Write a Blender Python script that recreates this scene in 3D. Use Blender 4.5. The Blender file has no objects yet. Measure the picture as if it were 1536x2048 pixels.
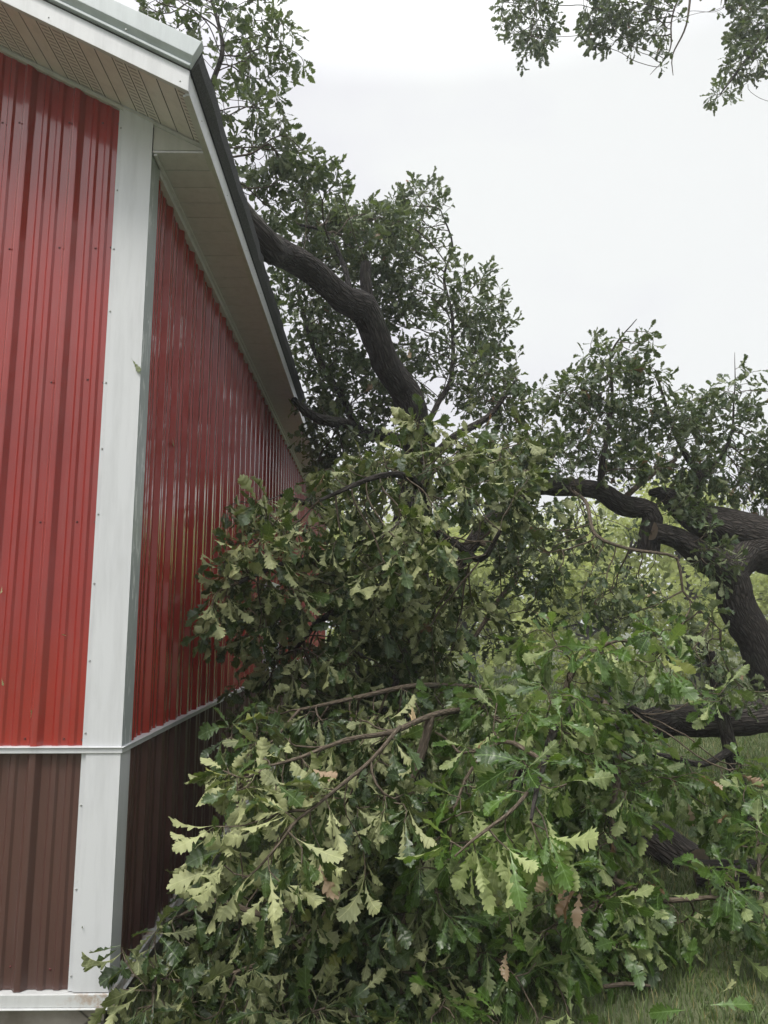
import bpy, math, random
import numpy as np
from mathutils import Vector
random.seed(4); RNG = np.random.default_rng(7)
R = math.radians
S = bpy.context.scene
C = S.collection
H = 1.7                                   # eye height
F, TH, YW = 1480.0, R(8.6), R(.85)        # focal length in pixels of a 2048 high frame, pitch, yaw

# ------------------------------------------------------------------ camera
cd = bpy.data.cameras.new('camera'); cam = bpy.data.objects.new('camera', cd); C.objects.link(cam)
cd.sensor_fit = 'VERTICAL'; cd.sensor_height = 24; cd.lens = 24 * F / 2048
cd.clip_start = .05; cd.clip_end = 1500
cam.location = (0, 0, H); cam.rotation_euler = (R(90) + TH, 0, -YW)
S.camera = cam

# ------------------------------------------------------------------ sky, sun, exposure
SUN_EL, SUN_AZ = R(58), R(215)            # behind the camera, a little to the left
w = bpy.data.worlds.new('World'); S.world = w; w.use_nodes = True
nt = w.node_tree; nt.nodes.clear()
def N(t, **k):
    n = nt.nodes.new(t)
    for a, b in k.items():
        if a.startswith('i_'): n.inputs[a[2:]].default_value = b
        else: setattr(n, a, b)
    return n
wo = N('ShaderNodeOutputWorld'); bg = N('ShaderNodeBackground', i_Strength=.1)
sky = N('ShaderNodeTexSky', sky_type='NISHITA', sun_disc=False, sun_elevation=SUN_EL, sun_rotation=SUN_AZ)
tc = N('ShaderNodeTexCoord'); sep = N('ShaderNodeSeparateXYZ')
nt.links.new(tc.outputs['Generated'], sep.inputs[0])
mp = N('ShaderNodeMapping'); mp.inputs['Scale'].default_value = (1.5, 1.5, 3.2); mp.inputs['Location'].default_value = (.35, .2, .1)
nt.links.new(tc.outputs['Generated'], mp.inputs[0])
cn = N('ShaderNodeTexNoise', i_Scale=1.7, i_Detail=5.0, i_Roughness=.45)
nt.links.new(mp.outputs[0], cn.inputs['Vector'])
cr = N('ShaderNodeValToRGB'); e = cr.color_ramp.elements
e[0].position = .36; e[0].color = (.90, .89, .945, 1); e[1].position = .56; e[1].color = (.985, 1.0, .99, 1)
nt.links.new(cn.outputs[0], cr.inputs[0])
zr = N('ShaderNodeValToRGB'); e = zr.color_ramp.elements      # an overcast sky is brighter overhead
e[0].position = .0; e[0].color = (.93, .93, .93, 1); e[1].position = .66; e[1].color = (.98, .98, .98, 1)
q = e.new(1.0); q.color = (1, 1, 1, 1)
zm = N('ShaderNodeMapRange'); zm.inputs[1].default_value = .62; zm.inputs[2].default_value = 1; zm.inputs[3].default_value = 6.05; zm.inputs[4].default_value = 19
nt.links.new(sep.outputs[2], zm.inputs[0]); nt.links.new(sep.outputs[2], zr.inputs[0])
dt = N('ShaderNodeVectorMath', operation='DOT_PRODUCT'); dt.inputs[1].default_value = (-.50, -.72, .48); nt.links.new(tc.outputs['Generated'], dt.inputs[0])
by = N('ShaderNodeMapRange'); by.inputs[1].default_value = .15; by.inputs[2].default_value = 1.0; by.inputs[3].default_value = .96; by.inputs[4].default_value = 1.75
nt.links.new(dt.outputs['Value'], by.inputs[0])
# unseen low sky behind and right is darkened to shade side wall and leaves
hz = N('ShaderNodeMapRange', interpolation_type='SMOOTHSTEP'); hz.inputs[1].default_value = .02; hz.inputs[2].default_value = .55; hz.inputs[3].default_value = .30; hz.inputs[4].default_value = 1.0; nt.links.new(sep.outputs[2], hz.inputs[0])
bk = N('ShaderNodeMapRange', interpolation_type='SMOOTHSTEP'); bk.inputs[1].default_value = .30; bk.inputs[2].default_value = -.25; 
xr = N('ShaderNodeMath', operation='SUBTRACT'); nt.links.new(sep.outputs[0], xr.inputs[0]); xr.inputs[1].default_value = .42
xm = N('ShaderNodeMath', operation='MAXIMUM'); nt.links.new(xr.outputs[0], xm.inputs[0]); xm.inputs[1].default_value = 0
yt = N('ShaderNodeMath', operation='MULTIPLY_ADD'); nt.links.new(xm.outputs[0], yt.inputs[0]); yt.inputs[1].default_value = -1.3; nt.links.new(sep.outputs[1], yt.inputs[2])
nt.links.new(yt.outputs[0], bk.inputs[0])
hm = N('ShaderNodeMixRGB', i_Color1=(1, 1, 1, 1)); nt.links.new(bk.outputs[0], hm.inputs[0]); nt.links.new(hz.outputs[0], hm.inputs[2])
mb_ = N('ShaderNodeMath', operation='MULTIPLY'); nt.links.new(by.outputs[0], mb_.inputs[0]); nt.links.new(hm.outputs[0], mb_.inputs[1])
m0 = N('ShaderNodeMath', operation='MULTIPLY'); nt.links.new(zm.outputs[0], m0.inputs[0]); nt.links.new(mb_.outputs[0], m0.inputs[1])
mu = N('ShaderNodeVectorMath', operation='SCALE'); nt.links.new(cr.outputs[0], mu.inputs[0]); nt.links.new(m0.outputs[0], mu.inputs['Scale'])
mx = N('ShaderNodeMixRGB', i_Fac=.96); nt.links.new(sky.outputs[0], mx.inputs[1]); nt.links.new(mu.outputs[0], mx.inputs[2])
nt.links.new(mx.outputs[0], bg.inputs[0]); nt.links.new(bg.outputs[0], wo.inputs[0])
sd = bpy.data.lights.new('sun', 'SUN'); sd.energy = 1.5; sd.angle = R(14); sd.color = (1, .95, .86)
so = bpy.data.objects.new('sun', sd); C.objects.link(so); so.location = (0, 0, 30)
_sv = Vector((math.sin(SUN_AZ) * math.cos(SUN_EL), math.cos(SUN_AZ) * math.cos(SUN_EL), math.sin(SUN_EL)))
so.rotation_euler = (-_sv).to_track_quat('-Z', 'Y').to_euler()
S.view_settings.view_transform = 'Standard'; S.view_settings.look = 'None'
S.view_settings.exposure = 0.74; S.view_settings.gamma = 1; S.view_settings.use_curve_mapping = False
S.cycles.max_bounces = 8; S.cycles.diffuse_bounces = 3; S.cycles.glossy_bounces = 3; S.cycles.transmission_bounces = 4

# ------------------------------------------------------------------ helpers
def at(px, py, Y):
    """point of the place seen at pixel (px, py) of the 1536 x 2048 photo at Y metres ahead (survey helper)"""
    u = (px - 768) / F; v = (1024 - py) / F
    f = math.cos(TH) - v * math.sin(TH); up = math.sin(TH) + v * math.cos(TH)
    x = u * math.cos(YW) + f * math.sin(YW); y = f * math.cos(YW) - u * math.sin(YW)
    return np.array([x / y * Y, Y, H + up / y * Y])

def thing(name, label, cat, loc=(0, 0, 0), group=None, kind=None):
    o = bpy.data.objects.new(name, None); C.objects.link(o); o.location = loc; o.empty_display_size = .1
    return tag(o, label, cat, group, kind)
def tag(o, label=None, cat=None, group=None, kind=None):
    if label: o['label'] = label
    if cat: o['category'] = cat
    if group: o['group'] = group
    if kind: o['kind'] = kind
    return o
def link(name, me, parent=None):
    o = bpy.data.objects.new(name, me); C.objects.link(o)
    if parent: 
        o.parent = parent
        o.matrix_parent_inverse.identity(); o.location = -Vector(parent.location)
    return o
class MB:
    """collects polygons; world coordinates"""
    def __init__(s): s.v = []; s.f = []; s.m = []
    def poly(s, pts, m=0):
        b = len(s.v); s.v += [tuple(p) for p in pts]; s.f.append(tuple(range(b, b + len(pts)))); s.m.append(m)
    def box(s, a, b, m=0):
        x0, y0, z0 = a; x1, y1, z1 = b
        k = len(s.v); s.v += [(x, y, z) for z in (z0, z1) for y in (y0, y1) for x in (x0, x1)]
        for f in ((0, 2, 3, 1), (4, 5, 7, 6), (0, 1, 5, 4), (2, 6, 7, 3), (0, 4, 6, 2), (1, 3, 7, 5)):
            s.f.append(tuple(k + i for i in f)); s.m.append(m)
    def prism(s, poly, d, m=0):
        """extrude a planar polygon by vector d, closed"""
        n = len(poly); k = len(s.v); p = [Vector(q) for q in poly]; d = Vector(d)
        s.v += [tuple(q) for q in p] + [tuple(q + d) for q in p]
        s.f.append(tuple(k + i for i in range(n))[::-1]); s.m.append(m)
        s.f.append(tuple(k + n + i for i in range(n))); s.m.append(m)
        for i in range(n):
            j = (i + 1) % n; s.f.append((k + i, k + j, k + n + j, k + n + i)); s.m.append(m)
    def dome(s, c, n, r, m=0):
        n = Vector(n).normalized(); a = n.orthogonal().normalized(); b = n.cross(a); c = Vector(c); k = len(s.v)
        for h, q in ((0, 1), (.45, .95), (.8, .55)):
            for i in range(6):
                t = i * math.pi / 3; s.v.append(tuple(c + n * h * r + (a * math.cos(t) + b * math.sin(t)) * r * q))
        for l in range(2):
            for i in range(6):
                j = (i + 1) % 6; s.f.append((k + l * 6 + i, k + l * 6 + j, k + l * 6 + 6 + j, k + l * 6 + 6 + i)); s.m.append(m)
        s.f.append(tuple(k + 12 + i for i in range(6))); s.m.append(m)
    def build(s, name, mats, parent=None, fix=True, bevel=0):
        me = bpy.data.meshes.new(name); me.from_pydata(s.v, [], s.f)
        for q in (mats if isinstance(mats, (list, tuple)) else [mats]): me.materials.append(q)
        me.polygons.foreach_set('material_index', s.m); me.update()
        o = link(name, me, parent)
        if bevel:
            bv = o.modifiers.new('bevel', 'BEVEL'); bv.width = bevel; bv.segments = 2; bv.limit_method = 'ANGLE'; bv.angle_limit = R(40)
        return o
def mesh_np(name, V, Fq, mats, parent=None, attrs=None, smooth=True, mi=None, k=4):
    me = bpy.data.meshes.new(name)
    V = np.asarray(V, np.float32); Fq = np.asarray(Fq, np.int32); n = len(Fq)
    me.vertices.add(len(V)); me.vertices.foreach_set('co', V.ravel())
    me.loops.add(n * k); me.loops.foreach_set('vertex_index', Fq.ravel())
    me.polygons.add(n); me.polygons.foreach_set('loop_start', np.arange(0, n * k, k, dtype=np.int32))
    try: me.polygons.foreach_set('loop_total', np.full(n, k, np.int32))
    except Exception: pass
    for q in (mats if isinstance(mats, (list, tuple)) else [mats]): me.materials.append(q)
    if mi is not None: me.polygons.foreach_set('material_index', np.asarray(mi, np.int32))
    me.polygons.foreach_set('use_smooth', np.full(n, smooth, bool))
    for a, d in (attrs or {}).items():
        at_ = me.attributes.new(a, 'FLOAT_VECTOR', 'POINT'); at_.data.foreach_set('vector', np.asarray(d, np.float32).ravel())
    me.update(calc_edges=True); me.validate()
    return link(name, me, parent)

# ------------------------------------------------------------------ materials
class M_:
    def __init__(s, name, base=(.5, .5, .5), rough=.5, **k):
        s.m = bpy.data.materials.new(name); s.m.use_nodes = True; s.nt = s.m.node_tree
        s.p = s.nt.nodes['Principled BSDF']; s.out = s.nt.nodes['Material Output']
        s.p.inputs['Base Color'].default_value = (*base, 1); s.p.inputs['Roughness'].default_value = rough
        for a, b in k.items(): s.p.inputs[a].default_value = b
    def n(s, t, **k):
        q = s.nt.nodes.new(t)
        for a, b in k.items():
            if a.startswith('i_'): q.inputs[a[2:].replace('_', ' ')].default_value = b
            else: setattr(q, a, b)
        return q
    def l(s, a, b): s.nt.links.new(a, b)
    def coord(s, scale=(1, 1, 1), kind='Object'):
        t = s.n('ShaderNodeTexCoord'); m = s.n('ShaderNodeMapping'); m.inputs['Scale'].default_value = scale
        s.l(t.outputs[kind], m.inputs[0]); return m.outputs[0]
    def noise(s, vec, scale, detail=4, rough=.55, dist=0):
        q = s.n('ShaderNodeTexNoise', i_Scale=scale, i_Detail=detail, i_Roughness=rough, i_Distortion=dist); s.l(vec, q.inputs['Vector']); return q.outputs[0]
    def ramp(s, f, *st):
        q = s.n('ShaderNodeValToRGB'); e = q.color_ramp.elements
        while len(e) < len(st): e.new(.5)
        for i, (p, c) in enumerate(st): e[i].position = p; e[i].color = (*c, 1) if isinstance(c, tuple) else (c, c, c, 1)
        s.l(f, q.inputs[0]); return q.outputs[0]
    def mix(s, f, a, b, mode='MIX'):
        q = s.n('ShaderNodeMixRGB', blend_type=mode)
        for i, x in enumerate((f, a, b)):
            if hasattr(x, 'is_output'): s.l(x, q.inputs[i])
            else: q.inputs[i].default_value = x if i == 0 else (*x, 1)
        return q.outputs[0]
    def math(s, op, a, b=0., c=0.):
        q = s.n('ShaderNodeMath', operation=op)
        for i, x in enumerate((a, b, c)):
            if hasattr(x, 'is_output'): s.l(x, q.inputs[i])
            else: q.inputs[i].default_value = x
        return q.outputs[0]
    def attr(s, name):
        q = s.n('ShaderNodeAttribute', attribute_name=name); sp = s.n('ShaderNodeSeparateXYZ'); s.l(q.outputs['Vector'], sp.inputs[0])
        return q.outputs['Vector'], sp.outputs
    def bump(s, h, st=.3, d=.01, prev=None):
        q = s.n('ShaderNodeBump', i_Strength=st, i_Distance=d); s.l(h, q.inputs['Height'])
        if prev: s.l(prev, q.inputs['Normal'])
        return q.outputs[0]
    def col(s, c): s.l(c, s.p.inputs['Base Color'])
    def rgh(s, c): s.l(c, s.p.inputs['Roughness'])
    def nrm(s, c): s.l(c, s.p.inputs['Normal'])

def painted_steel(name, c0, c1, rough, spec=.5, coat=0.):
    m = M_(name, c0, rough); m.p.inputs['Specular IOR Level'].default_value = spec
    m.p.inputs['Coat Weight'].default_value = coat; m.p.inputs['Coat Roughness'].default_value = .05
    v = m.coord(); big = m.noise(v, 1.7, 5); fine = m.noise(v, 160, 3, .7); st = m.noise(m.coord((9, 9, .6)), 3, 5, .6)
    c = m.mix(m.ramp(big, (.3, 0.), (.7, 1.)), c0, c1)
    c = m.mix(m.math('MULTIPLY', m.ramp(fine, (.45, 0.), (.75, 1.)), .22), c, tuple(x * .55 + .05 for x in c0))
    c = m.mix(m.math('MULTIPLY', m.ramp(st, (.5, 0.), (.8, 1.)), .42), c, tuple(x * .6 + .06 for x in c0))
    m.col(c); m.rgh(m.math('ADD', m.math('MULTIPLY', st, .16), rough - .06))
    b = m.bump(m.noise(m.coord((1, 1, .35)), 5, 2, .5), .22, .012)
    m.nrm(m.bump(fine, .05, .001, b)); return m.m
RED = painted_steel('red painted steel', (.290, .026, .018), (.222, .022, .016), .19, .5, .5)
BROWN = painted_steel('brown painted steel', (.088, .041, .033), (.070, .034, .028), .36, .5, .15)
def white_trim(name, base, rust=False):
    m = M_(name, base, .36); v = m.coord()
    d = m.noise(m.coord((7, 7, .8)), 2.5, 6, .65); f = m.noise(v, 60, 4, .7)
    c = m.mix(m.math('MULTIPLY', m.ramp(d, (.45, 0.), (.75, 1.)), .5), base, tuple(x * .68 for x in base))
    c = m.mix(m.math('MULTIPLY', m.ramp(f, (.62, 0.), (.75, 1.)), .25), c, (.32, .30, .26))
    if rust:
        g = m.n('ShaderNodeSeparateXYZ'); m.l(v, g.inputs[0])
        near = m.math('MULTIPLY', m.ramp(m.math('ADD', g.outputs[0], 1.4), (0.05, 0.), (.27, 1.)), 1.)
        rs = m.math('MULTIPLY', m.ramp(m.noise(v, 22, 6, .7), (.48, 0.), (.62, 1.)), near)
        c = m.mix(m.math('MULTIPLY', rs, .75), c, (.30, .17, .08))
    m.col(c); m.nrm(m.bump(m.noise(v, 9, 3), .08, .006)); return m.m
WHITE = white_trim('white painted trim', (.56, .57, .59)); WRUST = white_trim('white trim with rust', (.52, .53, .53), True)
CREAM = white_trim('cream vinyl', (.47, .46, .44)); STEELB = white_trim('pale blue grey trim', (.43, .47, .49))
def wet_trim():
    m = M_('white trim streaked', (.6, .64, .63), .3); v = m.coord((30, 30, 4))
    f = m.noise(v, 1.6, 6, .7, .6); c = m.mix(m.ramp(f, (.56, 0.), (.62, 1.)), (.34, .37, .375), (.70, .72, .72))
    m.col(c); return m.m
WET = wet_trim()
def vented():
    m = M_('vented soffit', (.6, .57, .5), .55); a, o = m.attr('uvw')
    s = m.math('FRACT', m.math('MULTIPLY', o[0], 40.)); hole = m.math('LESS_THAN', s, .45)
    s2 = m.math('FRACT', m.math('MULTIPLY', o[1], 14.)); edge = m.math('MULTIPLY', m.math('GREATER_THAN', o[2], .16), m.math('LESS_THAN', o[2], .84))
    hh = m.math('MULTIPLY', hole, edge)
    m.col(m.mix(hh, (.66, .605, .58), (.33, .30, .29))); m.nrm(m.bump(m.math('SUBTRACT', 1., hh), .8, .004)); return m.m
VENT = vented()
SOFF = white_trim('soffit vinyl', (.66, .60, .575)); SOFG = white_trim('grey soffit vinyl', (.62, .60, .67))
GAP = M_('dark gap', (.05, .048, .045), .8).m
def shingle():
    m = M_('asphalt shingle', (.05, .05, .055), .9); v = m.coord(); f = m.noise(v, 120, 4, .7)
    m.col(m.mix(m.ramp(f, (.35, 0.), (.7, 1.)), (.045, .045, .05), (.11, .11, .12))); m.nrm(m.bump(f, .5, .004)); return m.m
SHIN = shingle()
def concrete():
    m = M_('concrete', (.3, .27, .23), .9); v = m.coord(); f = m.noise(v, 5, 8, .65)
    c = m.mix(m.ramp(f, (.35, 0.), (.7, 1.)), (.20, .175, .145), (.36, .33, .29))
    vo = m.n('ShaderNodeTexVoronoi', feature='DISTANCE_TO_EDGE', i_Scale=2.2); m.l(v, vo.inputs['Vector'])
    c = m.mix(m.ramp(vo.outputs['Distance'], (0., 1.), (.015, 0.)), c, (.04, .035, .03)); m.col(c); m.nrm(m.bump(f, .4, .01)); return m.m
CONC = concrete()
GLASS = M_('window glass', (.03, .035, .04), .05).m
SCREW = M_('screw heads', (.10, .02, .02), .45, Metallic=.3).m
SCREWW = M_('grey screw heads', (.33, .34, .33), .4, Metallic=.4).m

def bark(name, c0, c1, sc=1., bs=1.):
    m = M_(name, c0, .92); a, o = m.attr('tube'); m.p.inputs['Specular IOR Level'].default_value = .25
    mp = m.n('ShaderNodeMapping'); mp.inputs['Scale'].default_value = (38 * sc, 38 * sc, 7.5 * sc); m.l(a, mp.inputs[0])
    vo = m.n('ShaderNodeTexVoronoi', feature='DISTANCE_TO_EDGE', i_Scale=1.0, i_Randomness=1.0)
    dn = m.n('ShaderNodeTexNoise', i_Scale=.7, i_Detail=5.0); m.l(mp.outputs[0], dn.inputs['Vector'])
    ad = m.n('ShaderNodeMixRGB', blend_type='ADD', i_Fac=1.0); m.l(mp.outputs[0], ad.inputs[1]); m.l(dn.outputs['Color'], ad.inputs[2]); m.l(ad.outputs[0], vo.inputs['Vector'])
    h = m.ramp(vo.outputs['Distance'], (0., 0.), (.35, 1.)); f = m.noise(mp.outputs[0], 3.2, 6, .7)
    hh = m.math('ADD', h, m.math('MULTIPLY', f, .6))
    c = m.mix(h, tuple(x * .55 for x in c0), m.mix(f, c0, c1)); c = m.mix(m.math('MULTIPLY', m.ramp(m.noise(a, 2.2, 4), (.55, 0.), (.75, 1.)), .5), c, (.09, .10, .07))
    m.col(c); m.nrm(m.bump(hh, bs, .018)); return m.m
BARK = bark('oak bark', (.045, .038, .034), (.098, .086, .076))
BARKL = bark('twig bark', (.11, .085, .06), (.19, .155, .12), 2.5, .4)
def wood_end():
    m = M_('cut wood', (.2, .15, .1), .8); v = m.coord(); f = m.noise(v, 14, 5); m.col(m.mix(f, (.07, .055, .04), (.20, .15, .10))); return m.m
CUT = wood_end()

def leaf_mat(name, top0, top1, und0, und1, tr, trw=.3, gl=.42):
    m = M_(name, top0, gl); a, o = m.attr('leaf'); b, r = m.attr('tint')
    t, s = o[0], o[1]; ab = m.math('ABSOLUTE', s)
    vein = m.math('FRACT', m.math('SUBTRACT', m.math('MULTIPLY', t, 8.), m.math('MULTIPLY', ab, 11.)))
    vl = m.math('LESS_THAN', m.math('ABSOLUTE', m.math('SUBTRACT', vein, .5)), .07); mid = m.math('LESS_THAN', ab, .010)
    vm = m.math('MAXIMUM', m.math('MULTIPLY', vl, .40), m.math('MULTIPLY', mid, .9))
    mot = m.noise(m.coord((1, 1, 1)), 26, 3)
    top = m.mix(r[0], top0, top1); top = m.mix(m.math('MULTIPLY', mot, .35), top, tuple(x * .6 for x in top0)); top = m.mix(vm, top, tuple(x * 1.5 + .05 for x in top1))
    und = m.mix(r[0], und0, und1); und = m.mix(m.math('MULTIPLY', vm, .7), und, tuple(min(.5, x * 1.25) for x in und1))
    ge = m.n('ShaderNodeNewGeometry'); c = m.mix(ge.outputs['Backfacing'], top, und)
    yel = m.ramp(r[1], (.955, 0.), (.985, 1.)); c = m.mix(m.math('MULTIPLY', yel, .75), c, (.26, .27, .06))
    brn = m.ramp(r[2], (.5, 0.), (.6, 1.)); c = m.mix(brn, c, m.mix(r[0], (.22, .13, .07), (.48, .38, .26)))
    m.col(c); m.rgh(m.math('ADD', m.math('MULTIPLY', ge.outputs['Backfacing'], .25), m.math('ADD', m.math('MULTIPLY', mot, .2), gl - .1)))
    m.nrm(m.bump(m.math('ADD', m.math('SUBTRACT', 1., vm), m.math('MULTIPLY', mot, .8)), .35, .004))
    td = m.n('ShaderNodeBsdfTranslucent'); m.l(m.mix(brn, m.mix(r[0], tuple(x * .75 for x in tr), tr), (.2, .1, .04)), td.inputs[0])
    ms = m.n('ShaderNodeMixShader', i_Fac=trw); m.l(m.p.outputs[0], ms.inputs[1]); m.l(td.outputs[0], ms.inputs[2]); m.l(ms.outputs[0], m.out.inputs[0])
    return m.m
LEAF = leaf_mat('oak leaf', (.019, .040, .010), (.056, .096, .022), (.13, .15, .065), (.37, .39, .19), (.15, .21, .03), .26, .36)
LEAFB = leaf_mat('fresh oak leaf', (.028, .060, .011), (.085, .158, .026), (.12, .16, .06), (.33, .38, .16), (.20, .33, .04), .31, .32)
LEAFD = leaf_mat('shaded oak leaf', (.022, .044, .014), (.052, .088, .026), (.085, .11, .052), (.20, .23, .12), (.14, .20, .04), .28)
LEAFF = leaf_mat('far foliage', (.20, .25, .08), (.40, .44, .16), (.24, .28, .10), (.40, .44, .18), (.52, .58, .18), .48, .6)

# ================================================================== THE BARN
XC, YF = -1.108, 3.40            # outer corner of the white corner post
SL = .515                        # roof slope
XE = -.821                       # eave fascia plane
ZF = 4.03                        # bottom of the fascias at the corner
LEN, WID = 14.4, 9.0
XR = XE - (WID / 2 + .29)        # ridge
YB = YF + LEN
ZB, ZBASE, ZBELT = 1.13, .155, 1.15
def roofline(x, z0): return z0 + SL * (XE - max(x, XR)) if x > XR else z0 + SL * (XE - XR) - SL * (XR - x)
WTOP = 4.058 + .02               # wall top line through x = XE
BARN = thing('barn', 'red and brown ribbed steel barn with white corner post and wide eaves', 'barn', (XC, YF, 0))

P = .25
def profile(s0, s1, ph):
    """(s, depth) points of the ribbed sheet between s0 and s1; major rib at ph + k*P"""
    pts = []
    k0 = int(math.floor((s0 - ph) / P)) - 1; k1 = int(math.ceil((s1 - ph) / P)) + 1
    for k in range(k0, k1 + 1):
        c = ph + k * P
        for d, h in ((-.036, 0), (-.033, .001), (-.014, .0235), (-.010, .025), (.010, .025), (.014, .0235), (.033, .001), (.036, 0)): pts.append((c + d, h))
        for q in (P * .36, P * .64):
            for d, h in ((-.021, 0), (-.010, .0085), (.010, .0085), (.021, 0)): pts.append((c + q + d, h))
    pts = [p for p in pts if s0 < p[0] < s1]
    return [(s0, 0)] + pts + [(s1, 0)]
def gable_sheet(name, x0, x1, z0, top, mat, rows):
    mb = MB(); pr = profile(x0, x1, -1.4985)
    y = YF + .032
    for (a, h), (b, k) in zip(pr, pr[1:]):
        mb.poly([(a, y - h, z0), (b, y - k, z0), (b, y - k, top(b)), (a, y - h, top(a))])
    for z in rows:
        k = 0
        for i in range(-16, 3):
            for off in (-.046, .125):
                if off > 0 and i % 2: continue
                x = -1.4985 + i * P + off + random.uniform(-.004, .004)
                if x0 + .02 < x < x1 - .01 and z < top(x) - .05: mb.dome((x, y, z + random.uniform(-.008, .008)), (0, -1, 0), .0055, 1)
    return mb.build(name, [mat, SCREW], BARN)
XL = XC - WID - 0.0
ROWS = (1.193, 2.175, 2.85, 3.53, 4.21, 4.9)
gtop = lambda x: roofline(x, WTOP)
gable_sheet('gable_wall', XL, -1.262, ZBELT, gtop, RED, ROWS)
gable_sheet('gable_wainscot', XL, -1.262, ZBASE + .01, lambda x: ZBELT - .012, BROWN, (1.105, .25))
def side_sheet(name, z0, z1, mat, rows, holes=()):
    mb = MB(); pr = profile(YF + .10, YB, YF + .19); x = XC - .032
    for (a, h), (b, k) in zip(pr, pr[1:]):
        mb.poly([(x + h, a, z0), (x + k, b, z0), (x + k, b, z1), (x + h, a, z1)])
    for z in rows:
        for i in range(0, 56, 1):
            yy = YF + .19 + i * P + .046
            if yy < YB - .1 and z0 < z < z1: mb.dome((x, yy, z + random.uniform(-.01, .01)), (1, 0, 0), .0055, 1)
    return mb.build(name, [mat, SCREW], BARN)
side_sheet('side_wall', ZBELT + .004, 4.09, RED, (1.19, 1.75, 2.17, 2.85, 3.53, 4.0))
side_sheet('side_wainscot', ZBASE + .01, ZBELT - .012, BROWN, (.25, 1.10))
# far walls, so that the barn is a closed building
mb = MB()
mb.poly([(XL, YF + .04, ZBASE), (XL, YB, ZBASE), (XL, YB, 4.08), (XL, YF + .04, 4.08)])
mb.poly([(XL, YB, ZBASE), (XC - .04, YB, ZBASE), (XC - .04, YB, gtop(XC)), (XR, YB, gtop(XR)), (XL, YB, 4.08)])
mb.build('back_wall', RED, BARN)
# corner post: upper and lower box trims with a flange on the gable side
def corner(name, z0, z1f, z1s, dx, mat_side):
    mb = MB(); x0 = -1.262 + dx * .3; x1 = XC + dx; xf = x0 - .022
    z1l = z1f(x0)
    mb.poly([(x0, YF, z0), (x1, YF, z0), (x1, YF, z1f(x1)), (x0, YF, z1f(x0))])
    mb.poly([(x0, YF + .03, z0), (x0, YF, z0), (x0, YF, z1f(x0)), (x0, YF + .03, z1f(x0))])
    mb.poly([(xf, YF + .009, z0), (x0, YF + .011, z0), (x0, YF + .011, z1f(x0)), (xf, YF + .009, z1f(xf))])
    mb.poly([(xf, YF + .034, z0), (xf, YF + .009, z0), (xf, YF + .009, z1f(xf)), (xf, YF + .034, z1f(xf))])
    mb.poly([(x1, YF, z0), (x1, YF + .135, z0), (x1, YF + .135, z1s), (x1, YF, z1s)], 1)
    mb.poly([(x1, YF + .135, z0), (x1 - .035, YF + .135, z0), (x1 - .035, YF + .135, z1s), (x1, YF + .135, z1s)], 1)
    mb.poly([(x0, YF, z0), (x0, YF + .03, z0), (x1 - .03, YF + .135, z0), (x1, YF + .135, z0), (x1, YF, z0)])
    z = z0 + .06
    while z < z1l - .1:
        mb.dome((xf + .011, YF + .010, z), (0, -1, 0), .005, 2); z += .34 + random.uniform(-.03, .03)
    return mb.build(name, [WHITE, mat_side, SCREWW], BARN)
corner('corner_post', ZBELT + .012, lambda x: gtop(x) - .012, 4.034, 0, WET)
corner('lower_corner_post', ZBASE + .012, lambda x: ZBELT - .014, ZBELT - .014, -.002, WHITE)
# belt and base trims
mb = MB(); y = YF - .006; x = XC + .006
for z0, z1, o in ((ZBELT - .013, ZBELT + .011, .0), (ZBELT + .011, ZBELT + .0145, .008)):
    mb.box((XL, y - o, z0), (x + o, YF + .05, z1)); mb.box((XC - .05, YF + .0505, z0), (x + o, YB, z1))
mb.build('belt_trim', WHITE, BARN, bevel=.002)
mb = MB(); b0 = .112
mb.box((XL, YF - .010, b0), (XC + .010, YF + .06, ZBASE + .008)); mb.box((XC - .05, YF + .0605, b0), (XC + .010, YB, ZBASE + .008))
mb.box((XL, YF - .022, b0 - .006), (XC + .022, YF + .05, b0 - .0005)); mb.box((XC - .05, YF + .0505, b0 - .006), (XC + .022, YB, b0 - .0005))
mb.build('base_trim', WRUST, BARN, bevel=.003)
mb = MB(); mb.box((XL + .02, YF + .045, -.4), (XC - .03, YB - .02, b0 - .007)); mb.build('foundation', CONC, BARN)

# rake: soffit strips running from wall to fascia, laid on the roof slope
YR = 2.972
def rz(x, dz=0): return ZF + SL * (XE - x) + dz
mv = []; mf = []; mi = []; mu_ = []
def strip(xa, xb, mat, dz=.028, v0=0.):
    k = len(mv); g = .0025
    for xx, s in ((xa + g, 0.), (xb - g, 1.)):
        for yy, t in ((YR + .022, 0.), (YF + .02, 1.)):
            mv.append((xx, yy, rz(xx, dz))); mu_.append((t * .43, s * .075, s))
    mf.append((k, k + 1, k + 3, k + 2)); mi.append(mat)
    k = len(mv)                                     # the groove between two strips
    for xx, zz in ((xb - g, dz), (xb, dz + .008), (xb + g, dz)):
        for yy in (YR + .022, YF + .02): mv.append((xx, yy, rz(xx, zz))); mu_.append((0, 0, 0))
    mf.append((k, k + 1, k + 3, k + 2)); mi.append(2); mf.append((k + 2, k + 3, k + 5, k + 4)); mi.append(2)
xx = -.846; i = 0
WS = (.070, .098, .098)
pat = [(.062, 0), (.094, 1), (.090, 1), (.070, 0)]
xx = -.842
seq = [(.060, 0), (.082, 1), (.082, 1), (.066, 0), (.066, 0)]
first = True
while xx > XR:
    for wd, mt in (seq if not first else [(.060, 0), (.085, 1), (.085, 1), (.062, 0)]):
        strip(xx - wd, xx, mt); xx -= wd
    first = False
mesh_np('rake_soffit', mv, mf, [VENT, SOFF, GAP], BARN, {'uvw': mu_}, smooth=False, mi=mi)
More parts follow.
